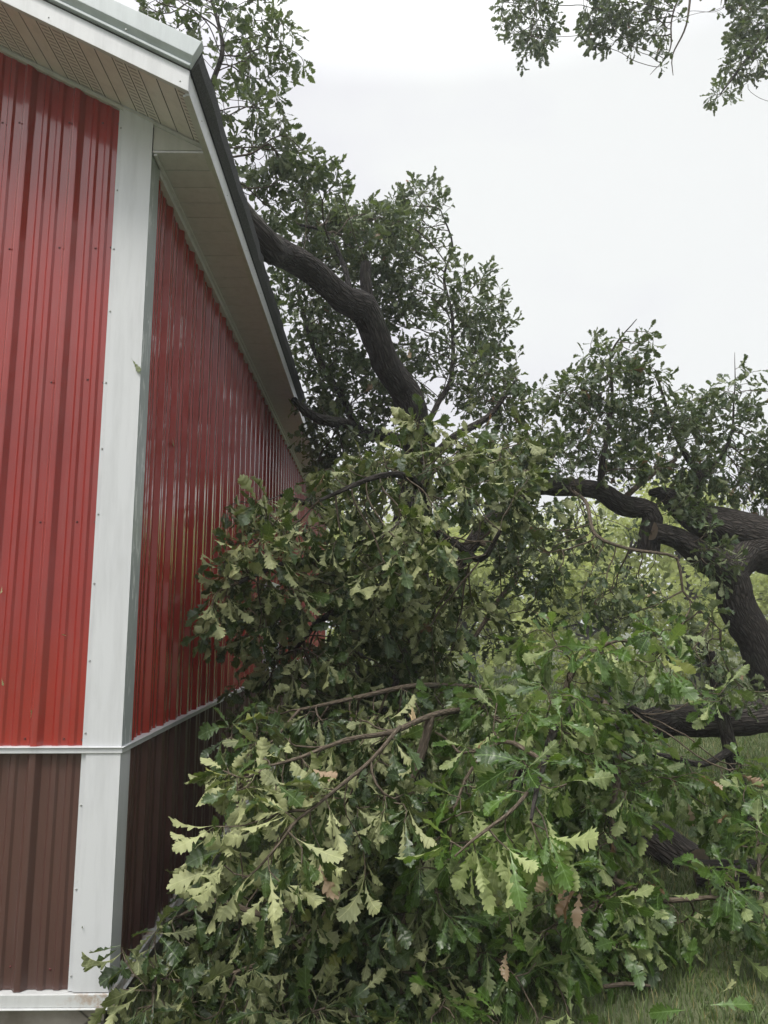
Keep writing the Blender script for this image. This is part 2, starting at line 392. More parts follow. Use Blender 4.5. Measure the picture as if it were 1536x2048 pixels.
def slope_bar(mb, xa, xb, y0, y1, dz0, dz1, m=0):
    mb.prism([(xa, y0, rz(xa, dz0)), (xb, y0, rz(xb, dz0)), (xb, y0, rz(xb, dz1)), (xa, y0, rz(xa, dz1))], (0, y1 - y0, 0), m)
XT = XR
mb = MB(); slope_bar(mb, XE - .001, XT, YR, YR + .02, 0, .072); slope_bar(mb, XE - .001, XT, YR + .004, YR + .02, .0725, .104)
slope_bar(mb, XE - .022, XT, YR + .0205, YR + .034, .006, .020)
for x in np.arange(-.86, XT, -.6): mb.dome((x, YR, rz(x, .03)), (0, -1, 0), .004, 1)
mb.build('rake_fascia', [WHITE, SCREWW], BARN, bevel=.002)
# metal rake trim, its end cut square to the slope
def q(x, dz, n): return Vector((x + n * SL, 0, rz(x, dz) + n))           # n measured square to the slope
mb = MB(); up = .112
a0 = Vector((XE + .004, YR - .012, rz(XE, .112))); d_ = Vector((-1, 0, SL)) * (XE - XR); nu = Vector((SL, 0, 1)).normalized(); n_ = nu * .122
pr_ = [(0, .0), (0, -.006), (.012, -.006), (.014, .004), (.040, -.022), (.118, -.022), (.122, -.016), (.122, .022), (0, .022)]
mb.prism([a0 + nu * h + Vector((0, y_, 0)) for h, y_ in pr_], d_); lip = Vector((0, -.022, 0))
for t in np.arange(.06, 1, .12): mb.dome(a0 + d_ * t + n_ * .1 + lip, (0, -1, 0), .006, 1)
mb.build('rake_trim', [STEELB, SCREWW], BARN, bevel=.002)
mb = MB(); slope_bar(mb, XE - .004, XT, YR + .006, YR + .06, .1045, .111); mb.build('rake_gap_strip', GAP, BARN)
# frieze strips where soffit meets wall
mb = MB(); slope_bar(mb, XE - .03, XT, YF + .002, YF + .03, .002, .027); slope_bar(mb, XE - .03, XT, YF - .004, YF + .0015, .010, .020)
mb.build('gable_frieze', CREAM, BARN, bevel=.002)
# the return that closes the gable end below the rake
ZS = 4.030
mb = MB(); mb.prism([(XC + .002, YF + .006, ZS + .014), (XE - .024, YF + .006, ZS + .014), (XE - .024, YF + .006, rz(XE - .024, .001)), (XC + .002, YF + .006, rz(XC + .002, .001))], (0, .03, 0))
mb.build('eave_return', CREAM, BARN)
# horizontal eave soffit, planks across
mb = MB(); yy = YF + .004; i = 0
while yy < YB:
    wd = .152 if i % 2 else .148
    mb.box((XC + .0, yy + .0035, ZS + random.uniform(-.0008, .0008)), (XE - .022, yy + wd - .0035, ZS + .012), 0)
    mb.box((XC + .0, yy + wd - .0035, ZS + .006), (XE - .022, yy + wd + .0035, ZS + .013), 1); yy += wd; i += 1
mb.build('eave_soffit', [SOFG, GAP], BARN)
mb = MB(); mb.box((XC - .03, YF + .1355, ZS - .042), (XC + .004, YB, ZS - .0025)); mb.box((XC + .0045, YF + .012, ZS - .014), (XC + .022, YB, ZS - .0025))
mb.build('wall_frieze', SOFG, BARN, bevel=.002)
# eave fascia with a drip lip
mb = MB(); mb.box((XE - .02, YR + .021, ZF - .004), (XE, YB + .3, ZF + .078)); mb.box((XE - .02, YR + .021, ZF + .0785), (XE - .005, YB + .3, ZF + .116))
mb.box((XE - .034, YR + .035, ZF), (XE - .0205, YB + .3, ZF + .012))
for yv in np.arange(YR + .25, YB, .62): mb.dome((XE, yv, ZF + .04), (1, 0, 0), .004, 1)
mb.build('eave_fascia', [WHITE, SCREWW], BARN, bevel=.003)
# roof: a dark shingled slab whose eave edge is ragged
mb = MB(); e0 = Vector((XE + .002, 0, rz(XE, .117))); nn = Vector((SL, 0, 1)).normalized(); dd = Vector((-1, 0, SL))
ys = [YR + .014]
while ys[-1] < YB + .3: ys.append(ys[-1] + random.uniform(.05, .16))
def ring(y, j): 
    ed = e0 + nn * .042 + Vector((.012 + j, 0, -.004))
    top = e0 + nn * .096 + Vector((j * 1.3, 0, -j * .4)); rd = e0 + dd * (XE - XR); 
    return [Vector((p.x, y, p.z)) for p in (e0, ed, top, rd + nn * .096, rd)]
js = [random.uniform(-.006, .008) for _ in ys]
for k in range(len(ys) - 1):
    A = ring(ys[k], js[k]); B = ring(ys[k + 1], js[k + 1])
    for i in range(4): mb.poly([A[i], B[i], B[i + 1], A[i + 1]])
A = ring(ys[0], js[0]); mb.poly(A)
rl = Vector((2 * XR, 0, 0))
for k in range(0, 1):
    p = [Vector((2 * XR - XE, YR + .03, ZF + .12)), Vector((2 * XR - XE, YB + .3, ZF + .12))]; t = e0 + dd * (XE - XR) + nn * .12
    mb.poly([p[0], p[1], (t.x, YB + .3, t.z), (t.x, YR + .03, t.z)])
mb.build('roof', SHIN, BARN)
# window low on the side wall
WY0, WY1, WZ0, WZ1 = 7.75, 8.75, 1.24, 2.15
mb = MB(); x = XC - .012
for a, b in (((x - .02, WY0, WZ0), (x + .03, WY0 + .055, WZ1)), ((x - .02, WY1 - .055, WZ0), (x + .03, WY1, WZ1)), ((x - .02, WY0 + .0555, WZ0), (x + .03, WY1 - .0555, WZ0 + .055)), ((x - .02, WY0 + .0555, WZ1 - .055), (x + .03, WY1 - .0555, WZ1)), ((x - .02, WY0 + .0555, 1.68), (x + .022, WY1 - .0555, 1.72))): mb.box(a, b)
wf = mb.build('window', WHITE, BARN, bevel=.003)
def sub(mb, name, mat, par):
    o = mb.build(name, mat, None); o.parent = par; o.location = (0, 0, 0); return o
mb = MB(); mb.box((x - .01, WY0 + .056, WZ0 + .056), (x + .008, WY1 - .056, WZ1 - .056)); sub(mb, 'pane', GLASS, wf)
mb = MB(); mb.box((x - .02, WY0 - .04, WZ0 - .036), (x + .055, WY1 + .04, WZ0 - .001)); sub(mb, 'sill', WHITE, wf)

# ================================================================== GROUND
def gz(x, y): return .05 * np.sin(x * .5 + .4) * np.sin(y * .37) * np.clip((np.hypot(x, y) - 3) / 6, 0, 1) + .012 * np.sin(x * 2.1) * np.sin(y * 1.7 + 1)
gx = np.concatenate([np.linspace(-150, -20, 9), np.linspace(-15, 15, 76), np.linspace(20, 150, 9)])
gy = np.concatenate([np.linspace(-90, -15, 7), np.linspace(-10, 30, 101), np.linspace(40, 220, 12)])
GX, GY = np.meshgrid(gx, gy); GZ = gz(GX, GY)
gv = np.stack([GX, GY, GZ], -1).reshape(-1, 3); nx = len(gx)
gi = np.arange((len(gy) - 1) * nx).reshape(-1, nx)[:, :-1].ravel()
m = M_('lawn soil', (.05, .08, .02), .95); v = m.coord(); f = m.noise(v, .6, 6, .6); f2 = m.noise(v, 14, 5, .7)
c = m.mix(m.ramp(f, (.35, 0.), (.65, 1.)), (.080, .092, .046), (.115, .130, .060)); c = m.mix(m.math('MULTIPLY', m.ramp(f2, (.4, 0.), (.7, 1.)), .6), c, (.050, .060, .022)); m.col(c); m.nrm(m.bump(f2, .8, .03)); SOIL = m.m
tag(mesh_np('ground', gv, np.stack([gi, gi + 1, gi + nx + 1, gi + nx], 1), SOIL), 'mown lawn running from the barn back to the trees', 'lawn', kind='structure')
def blades(n, x0, x1, y0, y1, h, wd):
    x = RNG.uniform(x0, x1, n); y = RNG.uniform(y0, y1, n); k = ~((x < XC + .02) & (y > YF - .03)); x = x[k]; y = y[k]; n = len(x)
    z = gz(x, y) - .005; a = RNG.uniform(0, 2 * np.pi, n); hh = h * RNG.uniform(.5, 1.25, n); ln = hh * RNG.uniform(.1, .9, n); b = a + np.pi / 2 + RNG.normal(0, .6, n)
    wv = np.stack([np.cos(a), np.sin(a), 0 * a], 1) * (wd * RNG.uniform(.6, 1.3, n))[:, None]
    bv = np.stack([np.cos(b) * ln, np.sin(b) * ln, 0 * a], 1); p = np.stack([x, y, z], 1); u = np.array([0, 0, 1.])
    V = np.stack([p - wv, p + wv, p + bv * .35 + u * (hh * .6)[:, None] + wv * .8, p + bv * .35 + u * (hh * .6)[:, None] - wv * .8, p + bv + u * hh[:, None] + wv * .15, p + bv + u * hh[:, None] - wv * .15], 1).reshape(-1, 3)
    k = np.arange(n)[:, None] * 6; Fq = np.concatenate([k + [[0, 1, 2, 3]], k + [[3, 2, 4, 5]]], 0)
    r = np.repeat(RNG.random((n, 3)), 6, 0); t = np.tile(np.array([0, 0, .5, .5, 1, 1.]), n)
    return V, Fq, np.stack([r[:, 0], r[:, 1], t], 1)
m = M_('grass blade', (.06, .12, .03), .5); a, o = m.attr('tint')
c = m.mix(o[0], (.060, .100, .028), (.13, .185, .052)); c = m.mix(m.ramp(o[1], (.86, 0.), (.92, 1.)), c, (.26, .23, .10)); m.col(c)
td = m.n('ShaderNodeBsdfTranslucent'); m.l(c, td.inputs[0]); ms = m.n('ShaderNodeMixShader', i_Fac=.3); m.l(m.p.outputs[0], ms.inputs[1]); m.l(td.outputs[0], ms.inputs[2]); m.l(ms.outputs[0], m.out.inputs[0]); GRASS = m.m
parts = [blades(70000, -1.1, 4.2, 3.2, 6.2, .058, .0022), blades(60000, -1.1, 7.5, 6.2, 12, .09, .004), blades(40000, -1.1, 16, 12, 26, .11, .008)]
off = 0; GVs = []; GFs = []; GAs = []
for V_, F_, A_ in parts: GVs.append(V_); GFs.append(F_ + off); GAs.append(A_); off += len(V_)
tag(mesh_np('grass', np.concatenate(GVs), np.concatenate(GFs), GRASS, None, {'tint': np.concatenate(GAs)}), 'rough green lawn grass growing under the fallen branches', 'grass', kind='stuff')

# ================================================================== OAK BUILDER
def noise1(n, amp, step=4):
    k = max(3, n // step + 2); a = RNG.normal(0, amp, (k, 3)); t = np.linspace(0, k - 1, n); i = np.clip(t.astype(int), 0, k - 2); f = (t - i)[:, None]; f = f * f * (3 - 2 * f)
    return a[i] * (1 - f) + a[i + 1] * f
def spline(pts, rad, step=.08, wob=.012):
    """Catmull-Rom through the points, resampled; returns positions and radii"""
    p = np.array(pts, float); r = np.array(rad, float); p = np.vstack([2 * p[0] - p[1], p, 2 * p[-1] - p[-2]]); P_ = []; R_ = []
    for i in range(1, len(p) - 2):
        n = max(2, int(np.linalg.norm(p[i + 1] - p[i]) / step)); t = np.linspace(0, 1, n, endpoint=False)[:, None]
        a, b, c, d = p[i - 1], p[i], p[i + 1], p[i + 2]
        P_.append(.5 * ((2 * b) + (c - a) * t + (2 * a - 5 * b + 4 * c - d) * t * t + (3 * b - a - 3 * c + d) * t ** 3)); R_.append(r[i - 1] + (r[i] - r[i - 1]) * t[:, 0])
    P_.append(p[-2][None]); R_.append(r[-1:]); P_ = np.vstack(P_); R_ = np.concatenate(R_)
    return P_ + noise1(len(P_), wob) * np.clip(R_ / .05, .3, 2)[:, None], R_
def frames(p):
    t = np.gradient(p, axis=0); t /= np.linalg.norm(t, axis=1)[:, None] + 1e-9
    u = np.cross(t[0], [0.3, .2, 1.]); 
    if np.linalg.norm(u) < .1: u = np.cross(t[0], [1., 0, 0])
    u /= np.linalg.norm(u); U = [u]
    for i in range(1, len(p)):
        u = u - t[i] * u.dot(t[i]); u /= np.linalg.norm(u) + 1e-9; U.append(u)
    U = np.array(U); return t, U, np.cross(t, U)
class Tubes:
    def __init__(s): s.V = []; s.F = []; s.A = []; s.M = []; s.n = 0
    def add(s, p, r, sides, rough=0., cap=None):
        if len(p) < 2: return
        t, u, w_ = frames(p); n = len(p); a = np.arange(sides) * 2 * np.pi / sides
        L = np.concatenate([[0], np.cumsum(np.linalg.norm(np.diff(p, axis=0), axis=1))])
        rr = np.repeat(r[:, None], sides, 1)
        if rough:
            ph = RNG.uniform(0, 6, 6)
            rr = rr * (1 + rough * (np.sin(a * 3 + ph[0] + L[:, None] * 2.3) * .35 + np.sin(a * 5 + ph[1] - L[:, None] * 3.1) * .25 + np.sin(L[:, None] * 9 + ph[2] + 2 * np.sin(a)) * .3) + RNG.normal(0, rough * .35, rr.shape))
        V = p[:, None] + u[:, None] * (np.cos(a) * rr)[..., None] + w_[:, None] * (np.sin(a) * rr)[..., None]
        A = np.stack([np.cos(a)[None] * rr, np.sin(a)[None] * rr, np.repeat(L[:, None], sides, 1) + RNG.uniform(0, 5)], -1)
        i = np.arange(n - 1)[:, None] * sides; j = np.arange(sides)[None]; k = (j + 1) % sides
        Fq = np.stack([i + j, i + k, i + sides + k, i + sides + j], -1).reshape(-1, 4) + s.n
        s.V.append(V.reshape(-1, 3)); s.A.append(A.reshape(-1, 3)); s.F.append(Fq); s.M.append(np.zeros(len(Fq), int)); s.n += n * sides
        if cap is not None:
            for idx, e_ in ((0, cap[0]), (n - 1, cap[1])):
                if not e_: continue
                rg = V[idx]; c = rg.mean(0); sg = -1 if idx == 0 else 1
                ins = c + (rg - c) * .55 + t[idx] * sg * r[idx] * .06; ct = c + t[idx] * sg * r[idx] * .05 + RNG.normal(0, .004, (sides, 3))
                s.V += [rg + 0, ins, ct]; s.A += [np.zeros((3 * sides, 3))]; b = s.n
                for l in (0, 1):
                    f = np.stack([b + l * sides + np.arange(sides), b + l * sides + (np.arange(sides) + 1) % sides, b + (l + 1) * sides + (np.arange(sides) + 1) % sides, b + (l + 1) * sides + np.arange(sides)], 1)
                    s.F.append(f); s.M.append(np.ones(sides, int))
                s.n += 3 * sides
    def build(s, name, mats, parent):
        return mesh_np(name, np.vstack(s.V), np.vstack(s.F), mats, parent, {'tube': np.vstack(s.A)}, True, np.concatenate(s.M))

# ---- leaf shapes: bur oak, narrow foot, deep waist, broad crenate head
_O = [(-.16, .008, 0), (0, .010, 0), (.08, .028, 0), (.15, .090, .04), (.19, .120, .05), (.215, .075, .02), (.25, .040, 0), (.31, .050, .0), (.37, .165, .06), (.41, .200, .07), (.44, .13, .03), (.47, .060, 0), (.52, .105, .0), (.56, .24, .05), (.60, .265, .07), (.63, .21, .04), (.655, .17, .01), (.69, .27, .05), (.725, .29, .06), (.76, .20, .01), (.80, .235, .04), (.835, .245, .05), (.87, .15, .0), (.91, .165, .04), (.945, .14, .03), (.965, .075, .0), (1.0, .06, .02), (1.02, .008, 0)]
_OL = [(-.12, .006, 0), (0.02, .012, 0), (.19, .125, .03), (.28, .06, 0), (.42, .19, .05), (.48, .10, 0), (.62, .29, .05), (.70, .21, 0), (.80, .29, .03), (.94, .16, 0), (1.02, .02, 0)]
def leaf_variants(O, k, wilt, seed):
    rg = np.random.default_rng(seed); out = []
    n = len(O); base = np.array(O)
    for _ in range(k):
        wl = np.clip(wilt * rg.uniform(.3, 1.6), 0, 1.6)
        x = base[:, 0]; 
        def side(sg):
            hw = base[:, 1] * rg.uniform(.82, 1.1) * (1 + rg.normal(0, .10, n)); fx = base[:, 2] + rg.normal(0, .008, n)
            return x + fx, sg * hw
        xl, yl = side(1); xr, yr = side(-1)
        fold = rg.uniform(-.1, .55) + .35 * wl; ph = rg.uniform(0, 6, 2); bend = rg.uniform(-.2, .5) + rg.uniform(-.3, 1.0) * wl; tw = rg.normal(0, .35) + rg.normal(0, .7) * wl; sb = rg.normal(0, .10)
        def place(xx, yy):
            d = np.abs(yy); z = fold * d * (1 - .4 * d / .3) + .022 * (1 + wl) * np.sin(xx * 17 + ph[0] + np.sign(yy) * ph[1]) * np.clip(d / .2, 0, 1)
            yy2 = yy * np.cos(np.minimum(fold, 1.2) * .7)
            a = tw * xx; y3 = yy2 * np.cos(a) - z * np.sin(a); z3 = yy2 * np.sin(a) + z * np.cos(a)
            ang = bend * np.clip(xx, 0, 2) ** 1.2
            # bend along the length, downward
            X = np.where(np.abs(bend) < 1e-3, xx, np.sin(bend * xx) / (bend if abs(bend) > 1e-3 else 1)); Z = -(1 - np.cos(bend * xx)) / (bend if abs(bend) > 1e-3 else 1)
            return np.stack([X + z3 * np.sin(ang), y3 + sb * xx * xx, Z + z3 * np.cos(ang)], 1)
        V = np.concatenate([place(xl, yl), place(x, 0 * x), place(xr, yr)]); A = np.concatenate([np.stack([xl, yl, 0 * x], 1), np.stack([x, 0 * x, 0 * x], 1), np.stack([xr, yr, 0 * x], 1)])
        out.append((V, A))
    i = np.arange(n - 1)
    Fq = np.concatenate([np.stack([n + i, n + i + 1, i + 1, i], 1), np.stack([2 * n + i, 2 * n + i + 1, n + i + 1, n + i], 1)])
    return np.array([o[0] for o in out]), np.array([o[1] for o in out]), Fq
LV = {'hi': leaf_variants(_O, 20, .6, 1), 'wilt': leaf_variants(_O, 24, 1.05, 2), 'lo': leaf_variants(_OL, 12, .5, 3), 'lowilt': leaf_variants(_OL, 20, .85, 4)}
def leaf_mesh(name, p, d, nrm, L, tint, lod, mat, parent, width=1.):
    VV, AA, Fq = LV[lod]; n = len(p)
    d = d / (np.linalg.norm(d, axis=1)[:, None] + 1e-9); z = nrm - d * (nrm * d).sum(1)[:, None]; z /= np.linalg.norm(z, axis=1)[:, None] + 1e-9; y = np.cross(z, d)
    k = RNG.integers(0, len(VV), n); loc = VV[k] * L[:, None, None]; m = loc.shape[1]; wv = RNG.uniform(.75, 1.1, n)[:, None, None] * width
    pos = p[:, None] + loc[..., :1] * d[:, None] + loc[..., 1:2] * y[:, None] * wv + loc[..., 2:] * z[:, None] + .16 * L[:, None, None] * d[:, None]
    Fa = (np.arange(n)[:, None, None] * m + Fq[None]).reshape(-1, 4)
    return mesh_np(name, pos.reshape(-1, 3), Fa, mat, parent, {'leaf': AA[k].reshape(-1, 3), 'tint': np.repeat(tint, m, 0)})

def envelope(env, dens, keep):
    """points inside ellipsoids given where they are seen: (px, py, Y, rx_px, ry_px, depth radius in m[, density factor])"""
    out = []
    for e_ in env:
        if e_[0] == 'w': c = np.array(e_[1]); a = np.array(e_[2]); k = e_[3]
        else: px, py, Y, rx, rz_, rd = e_[:6]; k = e_[6] if len(e_) > 6 else 1.; c = at(px, py, Y); sc = Y * 1.06 / F; a = np.array([rx * sc, rd, rz_ * sc])
        n = max(3, int(dens * k * math.pi * a[0] * a[2])); q = RNG.normal(0, 1, (n, 3)); q /= np.linalg.norm(q, axis=1)[:, None]; q *= RNG.random(n)[:, None] ** .42 * (1 + .5 * np.maximum(0, RNG.random(n)[:, None] - .62))
        out.append(c + q * a)
    A = np.vstack(out); return A[keep(A)]
def grow(skel, A, step=.085, kill=.10, iters=80, bias=(0, 0, 0), jit=.25):
    """space colonisation from the skeleton nodes towards the points A"""
    pos = [p for p in skel[0]]; par = list(skel[1]); dep = [0] * len(pos)
    P_ = np.array(pos); bd = np.full(len(A), 1e9); bi = np.zeros(len(A), int)
    def upd(idx, Q):
        nonlocal bd, bi
        for s in range(0, len(Q), 256):
            D = np.linalg.norm(A[:, None] - Q[None, s:s + 256], axis=2); j = D.argmin(1); dd_ = D[np.arange(len(A)), j]; b = dd_ < bd; bd = np.where(b, dd_, bd); bi = np.where(b, idx[s:s + 256][j], bi)
    upd(np.arange(len(P_)), P_); alive = bd > kill; bias = np.array(bias)
    for it in range(iters):
        al = np.where(alive)[0]
        if not len(al): break
        v = A[al] - np.array([pos[i] for i in bi[al]]); v /= np.linalg.norm(v, axis=1)[:, None] + 1e-9
        acc = {}
        for i, q in zip(bi[al], v): acc[i] = acc.get(i, 0) + q
        idx = []; Q = []
        for i, q in acc.items():
            q = q / (np.linalg.norm(q) + 1e-9) + bias + RNG.normal(0, jit, 3); 
            if par[i] >= 0:
                pv = pos[i] - pos[par[i]]; q = q + .45 * pv / (np.linalg.norm(pv) + 1e-9)
            q = pos[i] + q / (np.linalg.norm(q) + 1e-9) * step
            pos.append(q); par.append(i); idx.append(len(pos) - 1); Q.append(q)
        upd(np.array(idx), np.array(Q)); alive &= bd > kill
    return np.array(pos), np.array(par)

def oak(root, limbs, env, dens=60, leaf=LEAF, lod='hi', L=(.12, .19), droop=.35, flip=.25, per=(5, 7), bare=.0, kill=.10, brown=.004, tip=.0027, keep=None, step=.085, bias=(0, 0, 0), leafname='foliage', cull=1.0, lean=(0, 0, 0), brownbox=None, sprays=(), dark=1.7, width=.85):
    """limbs: list of (name, [points], [radii], parent-part-or-None, (cap start, cap end)) in world coordinates"""
    keep = keep or (lambda A: (A[:, 0] > XC + .06) | (A[:, 1] < YF - .1))
    sp = []; sq = []; nn_ = 0; made = {}
    for name, pts, rad, cap in limbs:
        p, r = spline(pts, rad); tb = Tubes(); big = max(rad)
        tb.add(p, r, 22 if big > .08 else (12 if big > .03 else 8), .10 if big > .05 else .06, cap)
        tb.build(name, [BARK if big > .03 else BARKL, CUT], root)
        s = max(1, int(.1 / .08)); ids = np.arange(0, len(p), s); sp.append(p[ids]); sq += [-1] + list(range(nn_, nn_ + len(ids) - 1)); nn_ += len(ids)
        made[name] = r
    SPp = np.vstack(sp); A = envelope(env, dens, keep)
    pos, par = grow((SPp, sq), A, step=step, kill=kill, bias=bias)
    n = len(pos); ns = len(SPp); ch = [[] for _ in range(n)]
    for i in range(ns, n): ch[par[i]].append(i)
    rad = np.zeros(n); lvl = np.zeros(n, int)
    for i in range(n - 1, ns - 1, -1):
        if not ch[i]: rad[i] = tip
        else: rad[i] = sum(rad[c] ** 2.35 for c in ch[i]) ** (1 / 2.35); lvl[i] = 1 + max(lvl[c] for c in ch[i])
    tb = Tubes()
    starts = [(i, c) for i in range(ns) for c in ch[i]]
    while starts:
        b, c = starts.pop(); chain = [b, c]
        while ch[chain[-1]]:
            k = ch[chain[-1]]; mn = max(k, key=lambda q: rad[q]); starts += [(chain[-1], q) for q in k if q != mn]; chain.append(mn)
        p = pos[chain].copy(); r = rad[chain].copy(); r[0] = min(r[1] * 1.15, r[1] + .004)
        if len(p) > 3: p[1:-1] = .5 * p[1:-1] + .25 * (p[:-2] + p[2:])
        tb.add(p, r, 8 if r[0] > .012 else 5, .05)
    tag(tb.build('twigs', BARKL, root), kind='stuff')
    # leaves: a rosette at each tip, single leaves below it
    P0 = []; D0 = []; N0 = []; L0 = []; T0 = []
    g = np.array([0, 0, -1.]); lean = np.array(lean)
    for i in range(ns, n):
        if lvl[i] > 3 or RNG.random() < bare: continue
        if not keep(pos[i][None])[0]: continue
        t = pos[i] - pos[par[i]]; t /= np.linalg.norm(t) + 1e-9
        k = RNG.integers(per[0], per[1] + 1) if lvl[i] == 0 else (2 if lvl[i] < 2 else 1)
        k = int(k * cull + RNG.random()); fl_p = flip; tn = RNG.random() ** dark
        for c_, a_, f_, t_ in sprays:
            if np.linalg.norm((pos[i] - c_) / a_) < 1: fl_p = f_; tn = max(tn, t_ * RNG.uniform(.6, 1.1))
        fl = -1 if RNG.random() < fl_p else 1; ps = RNG.random()
        inbox = brownbox is not None and RNG.random() < .3 and np.linalg.norm((pos[i] - brownbox[0]) / brownbox[1]) < 1
        a0 = RNG.uniform(0, 6.28); o = np.cross(t, [.3, .5, .8]); o /= np.linalg.norm(o) + 1e-9; o2 = np.cross(t, o)
        for q in range(k):
            a = a0 + q * 2.4; rv = o * math.cos(a) + o2 * math.sin(a)
            sp_ = RNG.uniform(.35, 1.0); d = t * RNG.uniform(.5, 1.) + rv * sp_ + g * droop * RNG.uniform(.4, 1.5) + lean + RNG.normal(0, .18, 3); d /= np.linalg.norm(d)
            nr = np.array([0, 0, 1.]) * .75 + t * .35 - rv * .1 + RNG.normal(0, .42, 3)
            P0.append(pos[i] + rv * rad[i] + t * RNG.uniform(-.03, .01)); D0.append(d); N0.append(nr * fl * (1 if RNG.random() > .12 else -1)); L0.append((L[0] * .75 + (L[1] * 1.08 - L[0] * .75) * RNG.beta(2, 2)) * (1 if lvl[i] == 0 else .9))
            T0.append((np.clip(tn + RNG.normal(0, .16), 0, 1), .93 * ps + .07 * RNG.random(), 1. if (inbox or RNG.random() < brown) else 0.))
    P0 = np.array(P0); D0 = np.array(D0); N0 = np.array(N0); L0 = np.array(L0)
    ok = keep(P0 + D0 * L0[:, None] * 1.2)
    tag(leaf_mesh(leafname, P0[ok], D0[ok], N0[ok], L0[ok], np.array(T0)[ok], lod, leaf, root, width), kind='stuff')
    print(root.name, 'tips', int((lvl[ns:] == 0).sum()), 'nodes', n, 'leaves', int(ok.sum()))
def px(*pts): return [at(*p) for p in pts]
def roofz(x): return ZF + .117 + .135 + SL * (XE - x)
def off_barn(A): return ((A[:, 0] > XC + .05) & ((A[:, 2] < 3.98) | (A[:, 0] > XE + .09))) | (A[:, 2] > roofz(A[:, 0]) + .02) | ((A[:, 1] < YR - .15) & (A[:, 2] > 3))| ((A[:, 1] < YF - .1) & (A[:, 2] < 3))
def off_barn_g(A): return off_barn(A) & (A[:, 2] > .02)

# ---------------- the big limb lying on the roof, with its crown over the eave
t = thing('fallen_oak', 'thick dark oak trunk leaning on the barn roof edge, its leafy crown above the eave', 'fallen tree', tuple(at(800, 1420, 8.2) * (1, 1, 0)))
e1 = np.array([-.55, 4.62, 4.60]); 
limbs = [
 ('trunk', [np.array([.28, 8.5, -.1])] + px((802, 1300, 8.1), (826, 1050, 7.7), (836, 900, 7.35), (824, 815, 7.0), (782, 745, 6.7), (752, 672, 6.45), (728, 628, 6.3), (676, 602, 6.0), (640, 562, 5.75), (600, 522, 5.5), (556, 497, 5.2), (520, 472, 4.85)) + [np.array([-1.25, 4.6, 4.72]), np.array([-2.2, 4.5, 5.35])], [.25, .22, .20, .160, .150, .130, .124, .140, .110, .105, .106, .108, .105, .10, .08], (False, True)),
 ('stub', px((738, 650, 6.35), (738, 600, 6.33), (733, 555, 6.3), (734, 527, 6.3)), [.085, .058, .052, .046], (False, True)),
 ('limb', px((560, 500, 5.2), (480, 400, 5.3), (430, 300, 5.4), (424, 180, 5.5), (446, 90, 5.5), (412, -40, 5.6)), [.05, .034, .028, .023, .018, .012], (False, False)),
 ('limb', px((836, 880, 7.4), (900, 760, 7.9), (905, 640, 8.1), (888, 560, 8.1), (905, 490, 8.1), (880, 420, 8.1)), [.034, .026, .02, .016, .012, .007], (False, False)),
 ('limb', px((700, 610, 6.2), (690, 540, 6.4), (655, 470, 6.5), (600, 450, 6.5)), [.035, .024, .018, .012], (False, False)),
 ('limb', px((840, 900, 7.4), (720, 860, 7.6), (650, 838, 7.0), (612, 825, 6.6), (590, 800, 6.3)), [.07, .06, .05, .04, .03], (False, False)),
 ('limb', px((720, 860, 7.6), (690, 800, 7.7), (640, 730, 7.7), (610, 640, 7.6), (590, 560, 7.5)), [.05, .04, .034, .026, .016], (False, False)),
 ('limb', px((830, 950, 7.5), (900, 880, 7.2), (980, 830, 7.2), (1030, 760, 7.3)), [.06, .045, .03, .016], (False, False)),
]
env = [(300, 5, 5.4, 60, 40, .3), (350, 30, 5.3, 90, 60, .4), (470, 40, 5.5, 110, 50, .4), (520, 110, 5.5, 90, 65, .35, .9), (500, 230, 5.5, 85, 70, .35, .9), (560, 340, 5.7, 90, 80, .4), (640, 380, 6.0, 60, 60, .4), (540, 440, 5.9, 60, 50, .3),
       (650, 470, 6.9, 110, 70, .5, 1.9), (740, 480, 7.4, 90, 80, .5, 1.9), (835, 440, 8.1, 65, 80, .4), (850, 560, 8.0, 70, 90, .5, .75), (945, 620, 8.0, 75, 90, .5), (880, 700, 8.0, 130, 90, .6, .8), (960, 760, 7.8, 80, 70, .5),
       (650, 640, 7.6, 70, 110, .4, 1.9), (640, 760, 7.6, 80, 90, .5, 1.9), (730, 800, 7.7, 90, 90, .4, 1.9), (600, 560, 7.0, 50, 70, .3, 1.9), (700, 900, 7.6, 90, 60, .4, 1.9), (1020, 800, 7.4, 70, 60, .4), (780, 590, 7.6, 60, 70, .3, 1.9)]
oak(t, limbs, env, dens=205, leaf=LEAFD, lod='wilt', width=.82, L=(.09, .16), droop=.12, flip=.25, keep=off_barn, bias=(0, 0, .12), kill=.065, step=.065, per=(5, 8))

